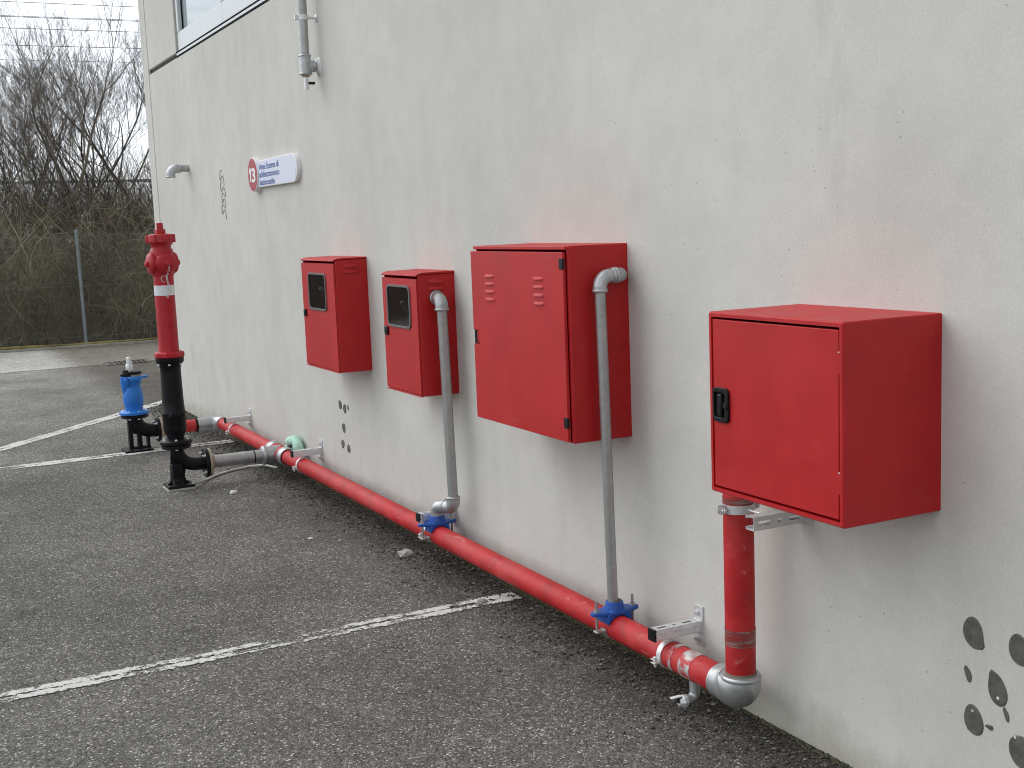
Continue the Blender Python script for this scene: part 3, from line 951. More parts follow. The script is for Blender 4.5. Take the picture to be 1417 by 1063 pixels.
def riser_bracket():
    y, zc = 2.945, 0.757
    c = thing('riser_bracket', 'zinc slotted channel and clamp holding the red riser under the deep cabinet', 'bracket', (0, y, zc - 0.05), 'steel brackets carrying the red pipe')
    pl = MB().box(-0.007, 0.001, y - 0.04, y + 0.04, zc - 0.028, zc + 0.028).build('wall_plate', 'zinc', c, bevel=0.0012)
    MB().lathe((-0.0065, y - 0.030, zc), (-1, 0, 0), [(0.011, 0), (0.011, 0.008), (0.005, 0.0085), (0.005, 0.016)], 6).build('anchor_bolt', 'zinc', pl)
    h, w_ = 0.0215, 0.0025
    L = 0.213
    y0, y1 = y - 0.0205, y + 0.0205
    mm = MB()
    mm.box(-L, -0.006, y0 + w_, y1, zc + h - w_, zc + h)
    mm.box(-L, -0.006, y0 + w_, y1, zc - h, zc - h + w_)
    mm.box(-L, -0.006, y1 - w_, y1, zc - h + w_, zc - h + 0.009)
    mm.box(-L, -0.006, y1 - w_, y1, zc + h - 0.009, zc + h - w_)
    # slotted web facing the near end
    cuts = [(-L + 0.018, -L + 0.062, 0.007), (-L + 0.092, -L + 0.104, 0.006), (-L + 0.135, -L + 0.18, 0.007)]
    xs = [-L] + [v for cu in cuts for v in cu[:2]] + [-0.006]
    for i in range(0, len(xs), 2):
        mm.box(xs[i], xs[i + 1], y0, y0 + w_, zc - h, zc + h)
    for a, b, hh in cuts:
        mm.box(a, b, y0, y0 + w_, zc + hh, zc + h)
        mm.box(a, b, y0, y0 + w_, zc - h, zc - hh)
    mm.build('channel', 'zinc', c)
    zr = zc + 0.008
    n = 40
    vs, fs = [], []
    for i in range(n):
        a = 2 * math.pi * i / n
        for r_, dz in ((PR + 0.0005, -0.014), (PR + 0.004, -0.014), (PR + 0.004, 0.014), (PR + 0.0005, 0.014)):
            vs.append((PX + r_ * math.cos(a), YR + r_ * math.sin(a), zr + dz))
    for i in range(n):
        j = (i + 1) % n
        for k in range(4):
            fs.append((i * 4 + k, j * 4 + k, j * 4 + (k + 1) % 4, i * 4 + (k + 1) % 4))
    ring = MB().add(vs, fs).build('clamp_ring', 'zinc', c, smooth=True)
    for s in (-1, 1):
        for dy in (-0.008, 0.005):
            xa, xb = PX + s * (PR + 0.001), PX + s * (PR + 0.028)
            MB().box(min(xa, xb), max(xa, xb), YR + dy, YR + dy + 0.003, zr - 0.014, zr + 0.014).build('clamp_ear', 'zinc', ring, bevel=0.001)
        MB().lathe((PX + s * (PR + 0.016), YR - 0.022, zr), (0, 1, 0), [(0.0045, 0), (0.0045, 0.006), (0.008, 0.0065), (0.008, 0.014), (0.0045, 0.0145), (0.0045, 0.03), (0.008, 0.0305), (0.008, 0.036)], 8).build('clamp_bolt', 'zinc', ring)
    MB().tube([(PX, YR - PR, zr), (PX, y1 - 0.006, zr)], 0.0055, 10).build('tie_rod', 'zinc', c, smooth=True)
    MB().lathe((PX, y1 + 0.001, zr), (0, 1, 0), [(0.011, 0), (0.011, 0.008)], 6).build('rod_nut', 'zinc', c)
riser_bracket()

# ------------------------------------------------------------------ saddle tees and galvanised risers
def saddle(parent, y, rn):
    """blue strap saddle sitting on the main, ears across the pipe"""
    zt = PZ + PR
    mm = MB()
    # body: arch over the pipe
    n = 14
    arch_o = [(PX - 0.052, zt - 0.028), (PX - 0.050, zt + 0.006), (PX - 0.030, zt + 0.022), (PX + 0.030, zt + 0.022), (PX + 0.050, zt + 0.006), (PX + 0.052, zt - 0.028)]
    inner = [(PX + (PR + 0.001) * math.cos(R(a)), PZ + (PR + 0.001) * math.sin(R(a))) for a in range(28, 153, 8)]
    mm.prism(arch_o + [p for p in inner], y - 0.040, y + 0.040, 'xz')
    sd_ = mm.build('saddle', 'saddle_blue', parent, bevel=0.003)
    # ears
    ear = []
    for cx, a0 in ((PX + 0.088, -90), (PX - 0.088, 90)):
        for i in range(9):
            a = R(a0 + 180 * i / 8)
            ear.append((cx + 0.016 * math.cos(a), y + 0.019 * math.sin(a)))
    k = len(ear) // 2
    poly = ear[:k] + [(PX + 0.03, y + 0.043), (PX - 0.03, y + 0.043)] + ear[k:] + [(PX - 0.03, y - 0.043), (PX + 0.03, y - 0.043)]
    MB().prism(poly, zt + 0.004, zt + 0.019, 'xy').build('saddle_ears', 'saddle_blue', sd_, bevel=0.004)
    MB().lathe((PX, y, zt + 0.012), (0, 0, 1), [(rn + 0.020, 0), (rn + 0.016, 0.012), (rn + 0.014, 0.034), (rn + 0.012, 0.038), (rn + 0.002, 0.038)], 28).build('saddle_socket', 'saddle_blue', sd_, smooth=True)
    MB().lathe((PX, y, zt + 0.046), (0, 0, 1), [(rn + 0.006, 0), (rn + 0.002, 0.010)], 24).build('sealing_hemp', 'hemp', sd_, smooth=True)
    # steel strap under the pipe, with studs
    n = 24
    vs, fs = [], []
    for i in range(n + 1):
        a = R(180 + 180 * i / n)
        for r_, dy in ((PR + 0.0005, -0.018), (PR + 0.004, -0.018), (PR + 0.004, 0.018), (PR + 0.0005, 0.018)):
            vs.append((PX + r_ * math.cos(a), y + dy, PZ + r_ * math.sin(a)))
    for i in range(n):
        for q in range(4):
            fs.append((i * 4 + q, (i + 1) * 4 + q, (i + 1) * 4 + (q + 1) % 4, i * 4 + (q + 1) % 4))
    st = MB().add(vs, fs).build('saddle_strap', 'pipe_steel', parent, smooth=True)
    for s in (-1, 1):
        xs = PX + s * 0.080
        MB().tube([(xs, y, PZ - 0.012), (xs, y, zt + 0.062)], 0.0055, 10).build('stud', 'pipe_steel', st, smooth=True)
        MB().lathe((xs, y, zt + 0.0185), (0, 0, 1), [(0.014, 0), (0.014, 0.003), (0.010, 0.0035), (0.010, 0.012)], 6).build('stud_nut', 'pipe_steel', st)
        xa, xb = sorted((PX + s * PR, PX + s * 0.090))
        MB().box(xa, xb, y - 0.016, y + 0.016, PZ - 0.014, PZ - 0.006).build('strap_lug', 'pipe_steel', st, bevel=0.002)

def bead(p, d, r, parent, mat='galvanized'):
    p, d = Vector(p), Vector(d).normalized()
    MB().tube([p - d * 0.007, p - d * 0.004, p + d * 0.004, p + d * 0.007], [r - 0.001, r + 0.003, r + 0.003, r - 0.001], 26).build('bead', mat, parent, smooth=True, auto=60)

def riser_thin():
    y = 3.885
    r_ = 0.0200
    c = thing('feed_riser', 'thin grey feed pipe rising straight from a blue saddle to the wide louvred cabinet', 'pipe', (PX, y, PZ), 'grey feed pipes off the red main')
    saddle(c, y, r_)
    top = Vector((-0.152, y, 1.435))
    MB().tube([(PX - 0.006, y, PZ + PR + 0.03), top], r_, 22).build('pipe', 'pipe_steel', c, smooth=True)
    # first elbow: up to towards the wall
    e = MB().tube([top, (top.x, y, 1.445)] + arc((top.x + 0.04, y, 1.445), (-0.04, 0, 0), (0, 0, 0.04)) + [(-0.095, y, 1.485)], 0.0265, 24).build('elbow', 'galvanized', c, smooth=True)
    bead((top.x, y, 1.432), (0, 0, 1), 0.0265, e)
    bead((-0.096, y, 1.485), (1, 0, 0), 0.0265, e)
    # second elbow: into the cabinet side
    e = MB().tube([(-0.104, y, 1.485), (-0.082, y, 1.485)] + arc((-0.082, y + 0.03, 1.485), (0, -0.03, 0), (0.03, 0, 0)) + [(-0.052, 3.940, 1.485)], 0.0275, 24).build('elbow', 'galvanized', c, smooth=True)
    bead((-0.084, y, 1.485), (1, 0, 0), 0.0275, e)
riser_thin()

def riser_thick():
    y = 5.447
    ys = 5.565
    r_ = 0.0250
    c = thing('feed_riser', 'thick grey feed pipe with a crooked elbowed foot feeding the windowed cabinet', 'pipe', (PX, ys, PZ), 'grey feed pipes off the red main')
    saddle(c, ys, r_)
    xt, xb = -0.102, -0.088
    zb = 0.305
    MB().tube([(xb, y, zb + 0.045), (xt, y, 1.300)], r_, 24).build('pipe', 'pipe_steel', c, smooth=True)
    e = MB().tube([(xt, y, 1.285), (xt, y, 1.297)] + arc((xt, y + 0.045, 1.297), (0, -0.045, 0), (0, 0, 0.045)) + [(xt, 5.515, 1.342)], 0.0325, 26).build('elbow', 'galvanized', c, smooth=True)
    bead((xt, y, 1.288), (0, 0, 1), 0.0325, e)
    bead((xt, 5.502, 1.342), (0, 1, 0), 0.0335, e)
    # crooked foot: two elbows back to back
    d = Vector((PX - xb, ys - y, 0))
    u = d.normalized()
    a0 = Vector((xb, y, zb))
    a1 = Vector((PX, ys, zb - 0.012))
    e = MB().tube([(xb, y, zb + 0.055)] + [Vector((xb, y, zb)) + u * 0.035 + Vector((0, 0, 0.035)) - u * 0.035 * math.cos(R(90 * i / 8)) - Vector((0, 0, 0.035)) * math.sin(R(90 * i / 8)) for i in range(9)] + [a0 + u * 0.062], 0.0330, 26).build('elbow', 'galvanized', c, smooth=True)
    bead((xb, y, zb + 0.052), (0, 0, 1), 0.0330, e)
    bead(a0 + u * 0.060, u, 0.0330, e)
    zc = zb - 0.006
    p1 = Vector((PX, ys, zc))
    MB().tube([a0 + u * 0.058] + [p1 - u * 0.035 - Vector((0, 0, 0.035)) + u * 0.035 * math.sin(R(90 * i / 8)) + Vector((0, 0, 0.035)) * math.cos(R(90 * i / 8)) for i in range(9)] + [(PX, ys, PZ + PR + 0.045)], 0.0325, 26).build('elbow', 'galvanized', c, smooth=True)
riser_thick()

# ------------------------------------------------------------------ hydrants on duckfoot bends
def duckfoot(c, x, y, ztop, r_, xf, rf, base, open_legs, padded):
    """cast bend: flange on top, outlet towards the wall, foot on a base plate"""
    k = ztop - 0.012 - PZ
    body = MB()
    k2 = min(k, xf - x - 0.02)
    path = [(x, y, ztop)] + [Vector((x + k2, y, PZ + k2)) + Vector((-k2 * math.cos(R(90 * i / 10)), 0, -k2 * math.sin(R(90 * i / 10)))) for i in range(11)] + [(xf, y, PZ)]
    body.tube(path, r_, 24)
    bend = body.build('bend', 'black_iron', c, smooth=True)
    zb = 0.028 if padded else 0.016
    zu = PZ + 0.02
    if open_legs:
        for xa, xb, zt in ((x - 0.060, x - 0.028, ztop - 0.005), (x + 0.006, x + 0.040, PZ + 0.06), (x + 0.078, x + 0.100, PZ - 0.01)):
            MB().prism([(xa - 0.008, zb), (xb + 0.008, zb), (xb, zb + 0.02), (xb, zt), (xa, zt), (xa, zb + 0.02)], y - 0.030, y + 0.030, 'xz').build('foot_leg', 'black_iron', bend, bevel=0.002)
        MB().box(x - 0.062, x + 0.102, y - 0.028, y + 0.028, zb, zb + 0.020).build('foot_rail', 'black_iron', bend, bevel=0.002)
        MB().prism([(x - 0.056, PZ - 0.005), (x + 0.10, PZ - 0.035), (x + 0.12, PZ + 0.02), (x - 0.01, PZ + 0.09), (x - 0.056, ztop - 0.01)], y - 0.026, y + 0.026, 'xz').build('foot_web', 'black_iron', bend, bevel=0.003)
    else:
        MB().prism([(x - 0.085, zb), (x + 0.085, zb), (x + 0.050, zb + 0.022), (x + 0.040, zb + 0.05), (x + 0.050, PZ - 0.02), (x + 0.03, PZ + 0.03), (x - r_ * 0.95, ztop - 0.03), (x - 0.050, PZ), (x - 0.055, zb + 0.03)], y - 0.011, y + 0.011, 'xz').build('foot_web', 'black_iron', bend, bevel=0.003)
        MB().prism([(y - 0.075, zb), (y + 0.075, zb), (y + 0.035, zb + 0.03), (y + 0.035, PZ + 0.02), (y - 0.035, PZ + 0.02), (y - 0.035, zb + 0.03)], x - 0.050, x + 0.030, 'yz').build('foot_web', 'black_iron', bend, bevel=0.012)
    hb = base / 2
    MB().box(x - hb, x + hb, y - hb, y + hb, zb - 0.014, zb + 0.004).build('base_plate', 'black_iron', c, bevel=0.003)
    if padded:
        MB().box(x - hb - 0.006, x + hb + 0.004, y - hb - 0.008, y + hb, 0.0, zb - 0.0145).build('base_pad', 'pad_grey', c, bevel=0.002)
    else:
        MB().box(x - hb, x + hb, y - hb, y + hb, 0.0, 0.0019).build('base_pad', 'black_iron', c)
    # outlet flange pair with bolts
    fl = MB().lathe((xf - 0.020, y, PZ), (1, 0, 0), [(rf - 0.004, 0), (rf, 0.004), (rf, 0.020), (rf - 0.002, 0.022)], 36).build('outlet_flange', 'black_iron', c, smooth=True)
    MB().lathe((xf + 0.003, y, PZ), (1, 0, 0), [(rf - 0.004, 0), (rf - 0.004, 0.016), (rf - 0.03, 0.022), (0.052, 0.040)], 36).build('counter_flange', 'brass', c, smooth=True)
    for i in range(4):
        a = R(45 + 90 * i)
        p = (xf - 0.019, y + (rf - 0.020) * math.cos(a), PZ + (rf - 0.020) * math.sin(a))
        bolt(fl, p, (-1, 0, 0), 0.011, 0.012, 0.016)
        bolt(fl, (xf + 0.018, p[1], p[2]), (1, 0, 0), 0.011, 0.010)
    return bend

def red_hydrant():
    x, y = -0.838, YT
    c = thing('pillar_hydrant', 'tall red pillar hydrant with white reflective band on a black lower column', 'hydrant', (x, y, 0))
    O = (x, y, 0)
    duckfoot(c, x, y, 0.288, 0.044, -0.640, 0.100, 0.175, False, True)
    lf = MB().lathe(O, (0, 0, 1), [(0.090, 0.276), (0.098, 0.280), (0.098, 0.300), (0.094, 0.304)], 36).build('lower_flange', 'black_iron', c, smooth=True)
    uf = MB().lathe(O, (0, 0, 1), [(0.100, 0.3055), (0.106, 0.309), (0.106, 0.326), (0.098, 0.334), (0.07, 0.340)], 36).build('column_flange', 'black_iron', c, smooth=True)
    for i in range(6):
        a = R(20 + 60 * i)
        bolt(uf, (x + 0.086 * math.cos(a), y + 0.086 * math.sin(a), 0.328), (0, 0, 1), 0.010, 0.012, 0.008)
        bolt(lf, (x + 0.080 * math.cos(a), y + 0.080 * math.sin(a), 0.279), (0, 0, -1), 0.010, 0.010)
    lc = MB().lathe(O, (0, 0, 1), [(0.055, 0.335), (0.055, 0.350), (0.064, 0.375), (0.073, 0.395), (0.076, 0.41), (0.076, 0.500), (0.080, 0.505), (0.080, 0.522), (0.074, 0.530), (0.070, 0.60), (0.067, 0.78), (0.067, 0.815), (0.075, 0.838), (0.088, 0.855), (0.092, 0.862), (0.092, 0.888)], 40).build('lower_column', 'black_iron', c, smooth=True, auto=50)
    MB().prism([(x - 0.05, 0.494), (x + 0.03, 0.494), (x + 0.02, 0.522), (x - 0.04, 0.522)], y - 0.092, y - 0.05, 'xz').build('cast_boss', 'black_iron', lc, bevel=0.006)
    for i in range(6):
        a = R(15 + 60 * i)
        bolt(lc, (x + 0.080 * math.cos(a), y + 0.080 * math.sin(a), 0.850), (0, 0, -1), 0.009, 0.012)
    MB().lathe(O, (0, 0, 1), [(0.094, 0.8885), (0.100, 0.893), (0.100, 0.918), (0.094, 0.926), (0.068, 0.931)], 8, R(22)).build('break_flange', 'hydrant_red', c, bevel=0.003)
    col_ = MB().lathe(O, (0, 0, 1), [(0.068, 0.928), (0.066, 0.95), (0.065, 1.2), (0.065, 1.440)], 36).build('upper_column', 'hydrant_red', c, smooth=True)
    MB().lathe(O, (0, 0, 1), [(0.0655, 1.300), (0.0664, 1.301), (0.0664, 1.366), (0.0655, 1.367)], 36).build('reflective_band', 'retro_white', col_, smooth=True)
    hd = MB().lathe(O, (0, 0, 1), [(0.066, 1.425), (0.072, 1.437), (0.074, 1.445), (0.078, 1.46), (0.080, 1.52), (0.078, 1.575), (0.071, 1.600), (0.064, 1.608), (0.064, 1.622), (0.072, 1.634), (0.078, 1.640), (0.078, 1.652)], 40).build('outlet_head', 'hydrant_red', c, smooth=True, auto=55)
    # two hose outlets with domed caps: one towards the viewer's left, one towards the near end
    for dx, dy in ((-0.99, -0.14), (0.14, -0.99), (0.99, 0.14)):
        ax = Vector((dx, dy, -0.03)).normalized()
        cap = MB().lathe(Vector((x, y, 1.513)) + ax * 0.045, ax, [(0.062, 0), (0.064, 0.012), (0.070, 0.018), (0.070, 0.034), (0.064, 0.044), (0.042, 0.052), (0.022, 0.055), (0.021, 0.066), (0.015, 0.071)], 36).build('outlet_cap', 'hydrant_red', hd, smooth=True, auto=50)
    bn = MB().lathe(O, (0, 0, 1), [(0.088, 1.645), (0.092, 1.650), (0.092, 1.690), (0.086, 1.698), (0.05, 1.703)], 36).build('bonnet', 'hydrant_red', c, smooth=True)
    for i in range(8):
        a = R(10 + 45 * i)
        cx, cy = x + 0.090 * math.cos(a), y + 0.090 * math.sin(a)
        MB().lathe((cx, cy, 1.645), (0, 0, 1), [(0.011, 0), (0.012, 0.005), (0.012, 0.046), (0.009, 0.052)], 10).build('bonnet_lug', 'hydrant_red', bn, smooth=True)
    MB().lathe(O, (0, 0, 1), [(0.036, 1.700), (0.036, 1.728), (0.033, 1.733)], 6).build('bonnet_nut', 'hydrant_red', c, bevel=0.002)
    MB().lathe(O, (0, 0, 1), [(0.024, 1.732), (0.023, 1.770), (0.020, 1.774)], 5, 0.4).build('spindle_nut', 'hydrant_red', c, bevel=0.002)
    # chain from the cap
    ch0 = Vector((x, y, 1.505)) + Vector((0.14, -0.99, 0)).normalized() * 0.112
    pts = [ch0 + Vector((-0.010 * i / 14 + 0.006 * math.sin(i * 0.8), 0.034 * min(1, i / 5.0), -0.0145 * i)) for i in range(16)]
    for i in range(15):
        a, b = pts[i], pts[i + 1]
        d = (b - a)
        mid = (a + b) / 2
        L = d.length * 0.68
        u = d.normalized()
        s_ = u.orthogonal().normalized() if i % 2 else u.cross(u.orthogonal()).normalized()
        lk = [mid + u * L * math.cos(t_ * math.pi / 5) + s_ * 0.006 * math.sin(t_ * math.pi / 5) for t_ in range(11)]
        MB().tube(lk, 0.0018, 5, False).build('chain_link', 'zinc', c, smooth=True)
    rg = [Vector((x - 0.012 + 0.018 * math.cos(a * math.pi / 8), y - 0.071, 1.41 + 0.020 * math.sin(a * math.pi / 8))) for a in range(14)]
    MB().tube(rg, 0.002, 6).build('chain_hook', 'zinc', c, smooth=True)
red_hydrant()

def blue_hydrant():
    x, y = -0.805, YE
    c = thing('underground_hydrant', 'squat bright blue hydrant with black cap on a black cast bend', 'hydrant', (x, y, 0))
    duckfoot(c, x, y, 0.285, 0.054, -0.625, 0.100, 0.215, True, False)
    O = (x, y, 0)
    lf = MB().lathe(O, (0, 0, 1), [(0.098, 0.268), (0.106, 0.272), (0.106, 0.290), (0.102, 0.294)], 36).build('bend_flange', 'black_iron', c, smooth=True)
    fl = MB().lathe(O, (0, 0, 1), [(0.110, 0.2955), (0.115, 0.299), (0.115, 0.316), (0.106, 0.323), (0.075, 0.330)], 40).build('blue_flange', 'blue_epoxy', c, smooth=True)
    for i in range(8):
        a = R(10 + 45 * i)
        bolt(fl, (x + 0.096 * math.cos(a), y + 0.096 * math.sin(a), 0.316), (0, 0, 1), 0.010, 0.011)
        bolt(lf, (x + 0.088 * math.cos(a), y + 0.088 * math.sin(a), 0.272), (0, 0, -1), 0.010, 0.014)
    bd = MB().lathe(O, (0, 0, 1), [(0.068, 0.322), (0.066, 0.345), (0.074, 0.372), (0.077, 0.385), (0.078, 0.44), (0.074, 0.470), (0.066, 0.500), (0.064, 0.520), (0.070, 0.548), (0.080, 0.566), (0.082, 0.590), (0.076, 0.597)], 40).build('barrel', 'blue_epoxy', c, smooth=True, auto=55)
    # side stem column and the pouring claw
    MB().lathe((x - 0.050, y - 0.005, 0), (0, 0, 1), [(0.018, 0.42), (0.028, 0.47), (0.036, 0.52), (0.040, 0.57), (0.040, 0.598), (0.034, 0.604)], 24).build('stem_housing', 'blue_epoxy', bd, smooth=True)
    MB().prism([(x + 0.05, y - 0.035), (x + 0.100, y - 0.018), (x + 0.128, y - 0.012), (x + 0.128, y + 0.012), (x + 0.100, y + 0.018), (x + 0.05, y + 0.035)], 0.578, 0.594, 'xy').build('claw', 'blue_epoxy', bd, bevel=0.004)
    MB().lathe((x + 0.022, y, 0), (0, 0, 1), [(0.046, 0.596), (0.046, 0.612)], 28).build('outlet_ring', 'brass', c, smooth=True)
    MB().lathe((x + 0.022, y, 0), (0, 0, 1), [(0.052, 0.6125), (0.058, 0.616), (0.058, 0.632), (0.053, 0.637)], 32).build('rubber_cap', 'black_plastic', c, smooth=True)
    MB().lathe((x - 0.046, y - 0.005, 0), (0, 0, 1), [(0.042, 0.603), (0.042, 0.622), (0.030, 0.632), (0.024, 0.650)], 26).build('stem_gland', 'black_plastic', c, smooth=True)
    st = MB().lathe((x - 0.012, y - 0.004, 0), (0, 0, 1), [(0.020, 0.62), (0.028, 0.652), (0.028, 0.690), (0.024, 0.697), (0.017, 0.699)], 24).build('stem_collar', 'zinc', c, smooth=True)
    MB().lathe((x - 0.012, y - 0.004, 0), (0, 0, 1), [(0.022, 0.699), (0.020, 0.748), (0.017, 0.752)], 4, 0.6).build('stem_square', 'zinc', st, bevel=0.002)
    MB().tube([(x - 0.055, y - 0.075, 0.60), (x - 0.030, y - 0.080, 0.565), (x - 0.034, y - 0.078, 0.535), (x - 0.055, y - 0.066, 0.520)], 0.003, 6).build('retainer_wire', 'black_plastic', c, smooth=True)
blue_hydrant()

o = MB().tube([(-0.76, 8.215, 0.034), (-0.70, 8.30, 0.020), (-0.62, 8.42, 0.010), (-0.50, 8.56, 0.0085), (-0.38, 8.64, 0.0085), (-0.25, 8.68, 0.012), (-0.16, 8.62, 0.020), (-0.10, 8.50, 0.012)], 0.0085, 8).build('ground_cord', 'pale_cord', None, smooth=True)
tag(o, 'pale cord lying on the asphalt between the tall hydrant and the red pipe', 'cord')

# ------------------------------------------------------------------ sign
def text_mesh(txt, size, bold=0.0, sx=1.0):
    cu = bpy.data.curves.new('lettering', 'FONT')
    cu.body = txt
    cu.size = size
    cu.offset = bold
    cu.extrude = 0.0006
    cu.resolution_u = 4
    ob = bpy.data.objects.new('lettering_tmp', cu)
    col.objects.link(ob)
    dg = bpy.context.evaluated_depsgraph_get()
    dg.update()
    me = bpy.data.meshes.new_from_object(ob.evaluated_get(dg))
    bpy.data.objects.remove(ob)
    vs = [(v.co.x * sx, v.co.y, v.co.z) for v in me.vertices]
    fs = [tuple(p.vertices) for p in me.polygons]
    bpy.data.meshes.remove(me)
    return vs, fs

def sign():
    c = thing('wall_sign', 'white area sign with red number disc and blue lettering on the wall', 'sign', (0, 8.4, 2.0))
    zc = 2.097
    pts = [(8.78, 1.999), (8.78, 2.185)]
    hz = 0.093
    poly = [(8.80, zc - hz), (8.80, zc + hz)]
    for i in range(13):
        a = R(90 - 180 * i / 12)
        poly.append((7.915 - 0.085 * math.cos(a), zc + hz * math.sin(a)))
    pl = MB().prism(poly, -0.030, 0.0, 'yz').build('plate', 'white_plastic', c, bevel=0.002)
    face = [(8.79, zc - hz + .006), (8.79, zc + hz - .006)] + [(7.915 - 0.060 * math.cos(R(90 - 180 * i / 12)), zc + (hz - .006) * math.sin(R(90 - 180 * i / 12))) for i in range(13)]
    MB().prism(face, -0.0312, -0.029, 'yz').build('face', 'sign_face', pl)
    dk = MB().lathe((0, 8.843, zc), (-1, 0, 0), [(0.122, 0), (0.122, 0.040), (0.120, 0.042)], 44).build('disc', 'white_plastic', c, smooth=True)
    MB().lathe((-0.0415, 8.843, zc), (-1, 0, 0), [(0.117, 0), (0.117, 0.0015)], 44).build('disc_face', 'sign_red', dk, smooth=True)
    def put(txt, size, ystart, z, x, mat, parent, bold, sx, width=None):
        vs, fs = text_mesh(txt, size, bold, 1.0)
        xs = [v[0] for v in vs]
        k = sx if width is None else width / (max(xs) - min(xs))
        x0_ = min(xs)
        mm = MB()
        mm.add([(x - v[2], ystart - (v[0] - x0_) * k, z + v[1]) for v in vs], fs)
        off = Vector(ROOT[c.name])
        me = bpy.data.meshes.new('lettering')
        me.from_pydata([Vector(p) - off for p in mm.v], [], mm.f)
        me.materials.append(MT[mat])
        ob = bpy.data.objects.new('lettering', me)
        col.objects.link(ob)
        ob.parent = parent
        if len(txt) > 1:
            ob['kind'] = 'stuff'
    one = [(0.0, 0.074), (0.024, 0.100), (0.050, 0.100), (0.050, 0.0), (0.022, 0.0), (0.022, 0.066), (0.008, 0.056)]
    MB().prism([(8.928 - a_, zc - 0.050 + b_) for a_, b_ in one], -0.0443, -0.0431, 'yz').build('lettering', 'white_plastic', dk)
    put('3', 0.135, 8.862, zc - 0.050, -0.0437, 'white_plastic', dk, 0.0045, 1, 0.095)
    put('Area Esterna di', 0.062, 8.700, 2.124, -0.0319, 'sign_blue', pl, 0.0005, 1, 0.475)
    put('addestramento', 0.062, 8.705, 2.070, -0.0319, 'sign_blue', pl, 0.0005, 1, 0.490)
    put('antincendio', 0.062, 8.705, 2.016, -0.0319, 'sign_blue', pl, 0.0005, 1, 0.375)
sign()

# ------------------------------------------------------------------ wall pipes
def spout():
    y, z = 11.03, 2.262
    c = thing('wall_spout', 'short grey pipe stub with a down-turned elbow sticking out of the wall', 'pipe', (0, y, z))
    MB().tube([(0.01, y, z), (-0.085, y, z)], 0.030, 22).build('stub', 'pipe_steel', c, smooth=True)
    e = MB().tube([(-0.075, y, z), (-0.105, y, z)] + arc((-0.105, y, z - 0.055), (0, 0, 0.055), (-0.055, 0, 0)) + [(-0.160, y, z - 0.075)], 0.039, 24).build('elbow', 'galvanized', c, smooth=True)
    bead((-0.080, y, z), (1, 0, 0), 0.039, e)
    bead((-0.160, y, z - 0.072), (0, 0, 1), 0.039, e)
spout()

def downpipe():
    x, y = -0.085, 7.36
    c = thing('wall_downpipe', 'grey vertical pipe ending in a tee and small drain tap high on the wall', 'pipe', (x, y, 2.53))
    MB().tube([(x, y, 2.72), (x + 0.01, y, 5.5)], 0.0285, 24).build('pipe', 'pipe_steel', c, smooth=True)
    MB().tube([(x + 0.01, y, 5.46)] + arc((x + 0.05, y, 5.5), (-0.04, 0, 0), (0, 0, 0.04)) + [(0.01, y, 5.54)], 0.034, 20).build('top_elbow', 'galvanized', c, smooth=True)
    t_ = MB().tube([(x, y, 2.625), (x, y, 2.735)], 0.036, 24).build('tee', 'galvanized', c, smooth=True)
    bead((x, y, 2.735), (0, 0, 1), 0.036, t_)
    bead((x, y, 2.628), (0, 0, 1), 0.036, t_)
    MB().tube([(x, y, 2.675), (-0.03, y, 2.675)], 0.034, 22).build('tee_outlet', 'galvanized', t_, smooth=True)
    bead((-0.034, y, 2.675), (1, 0, 0), 0.034, t_)
    MB().tube([(-0.03, y, 2.675), (0.01, y, 2.675)], 0.028, 22).build('wall_stub', 'pipe_steel', t_, smooth=True)
    # blob of white sealant round the hole
    n = 20
    vs = [(-0.020, y, 2.672)]
    random.seed(8)
    for k, xx in ((0.6, -0.018), (1.0, 0.002)):
        for i in range(n):
            a = 2 * math.pi * i / n
            rr = (0.046 + random.uniform(-0.012, 0.014)) * k
            vs.append((xx, y + rr * math.cos(a), 2.672 + rr * 1.25 * math.sin(a)))
    fs = [(0, 1 + i, 1 + (i + 1) % n) for i in range(n)] + [(1 + i, 1 + n + i, 1 + n + (i + 1) % n, 1 + (i + 1) % n) for i in range(n)]
    MB().add(vs, fs).build('sealant', 'white_plastic', c, smooth=True, auto=70)
    MB().tube([(x, y, 2.63), (x, y, 2.610)], [0.030, 0.022], 20).build('bushing', 'brass', c, smooth=True)
    tp = MB().tube([(x, y, 2.612), (x, y, 2.535)], 0.0135, 16).build('drain_tap', 'zinc', c, smooth=True)
    MB().box(x, x + 0.055, y - 0.006, y + 0.006, 2.566, 2.582).build('tap_lever', 'black_plastic', tp, bevel=0.003)
    cl = MB().tube([(x + 0.002, y, 2.945), (x + 0.002, y, 2.975)], 0.0325, 24).build('pipe_clamp', 'zinc', c, smooth=True)
    MB().tube([(x + 0.03, y, 2.96), (0.005, y, 2.96)], 0.008, 10).build('clamp_rod', 'zinc', cl, smooth=True)
    MB().box(x - 0.05, x - 0.03, y - 0.006, y + 0.006, 2.946, 2.974).build('clamp_ear', 'zinc', cl, bevel=0.002)
    MB().lathe((-0.0, y, 2.96), (-1, 0, 0), [(0.022, 0), (0.022, 0.004), (0.012, 0.008)], 16).build('clamp_foot', 'zinc', cl)
downpipe()

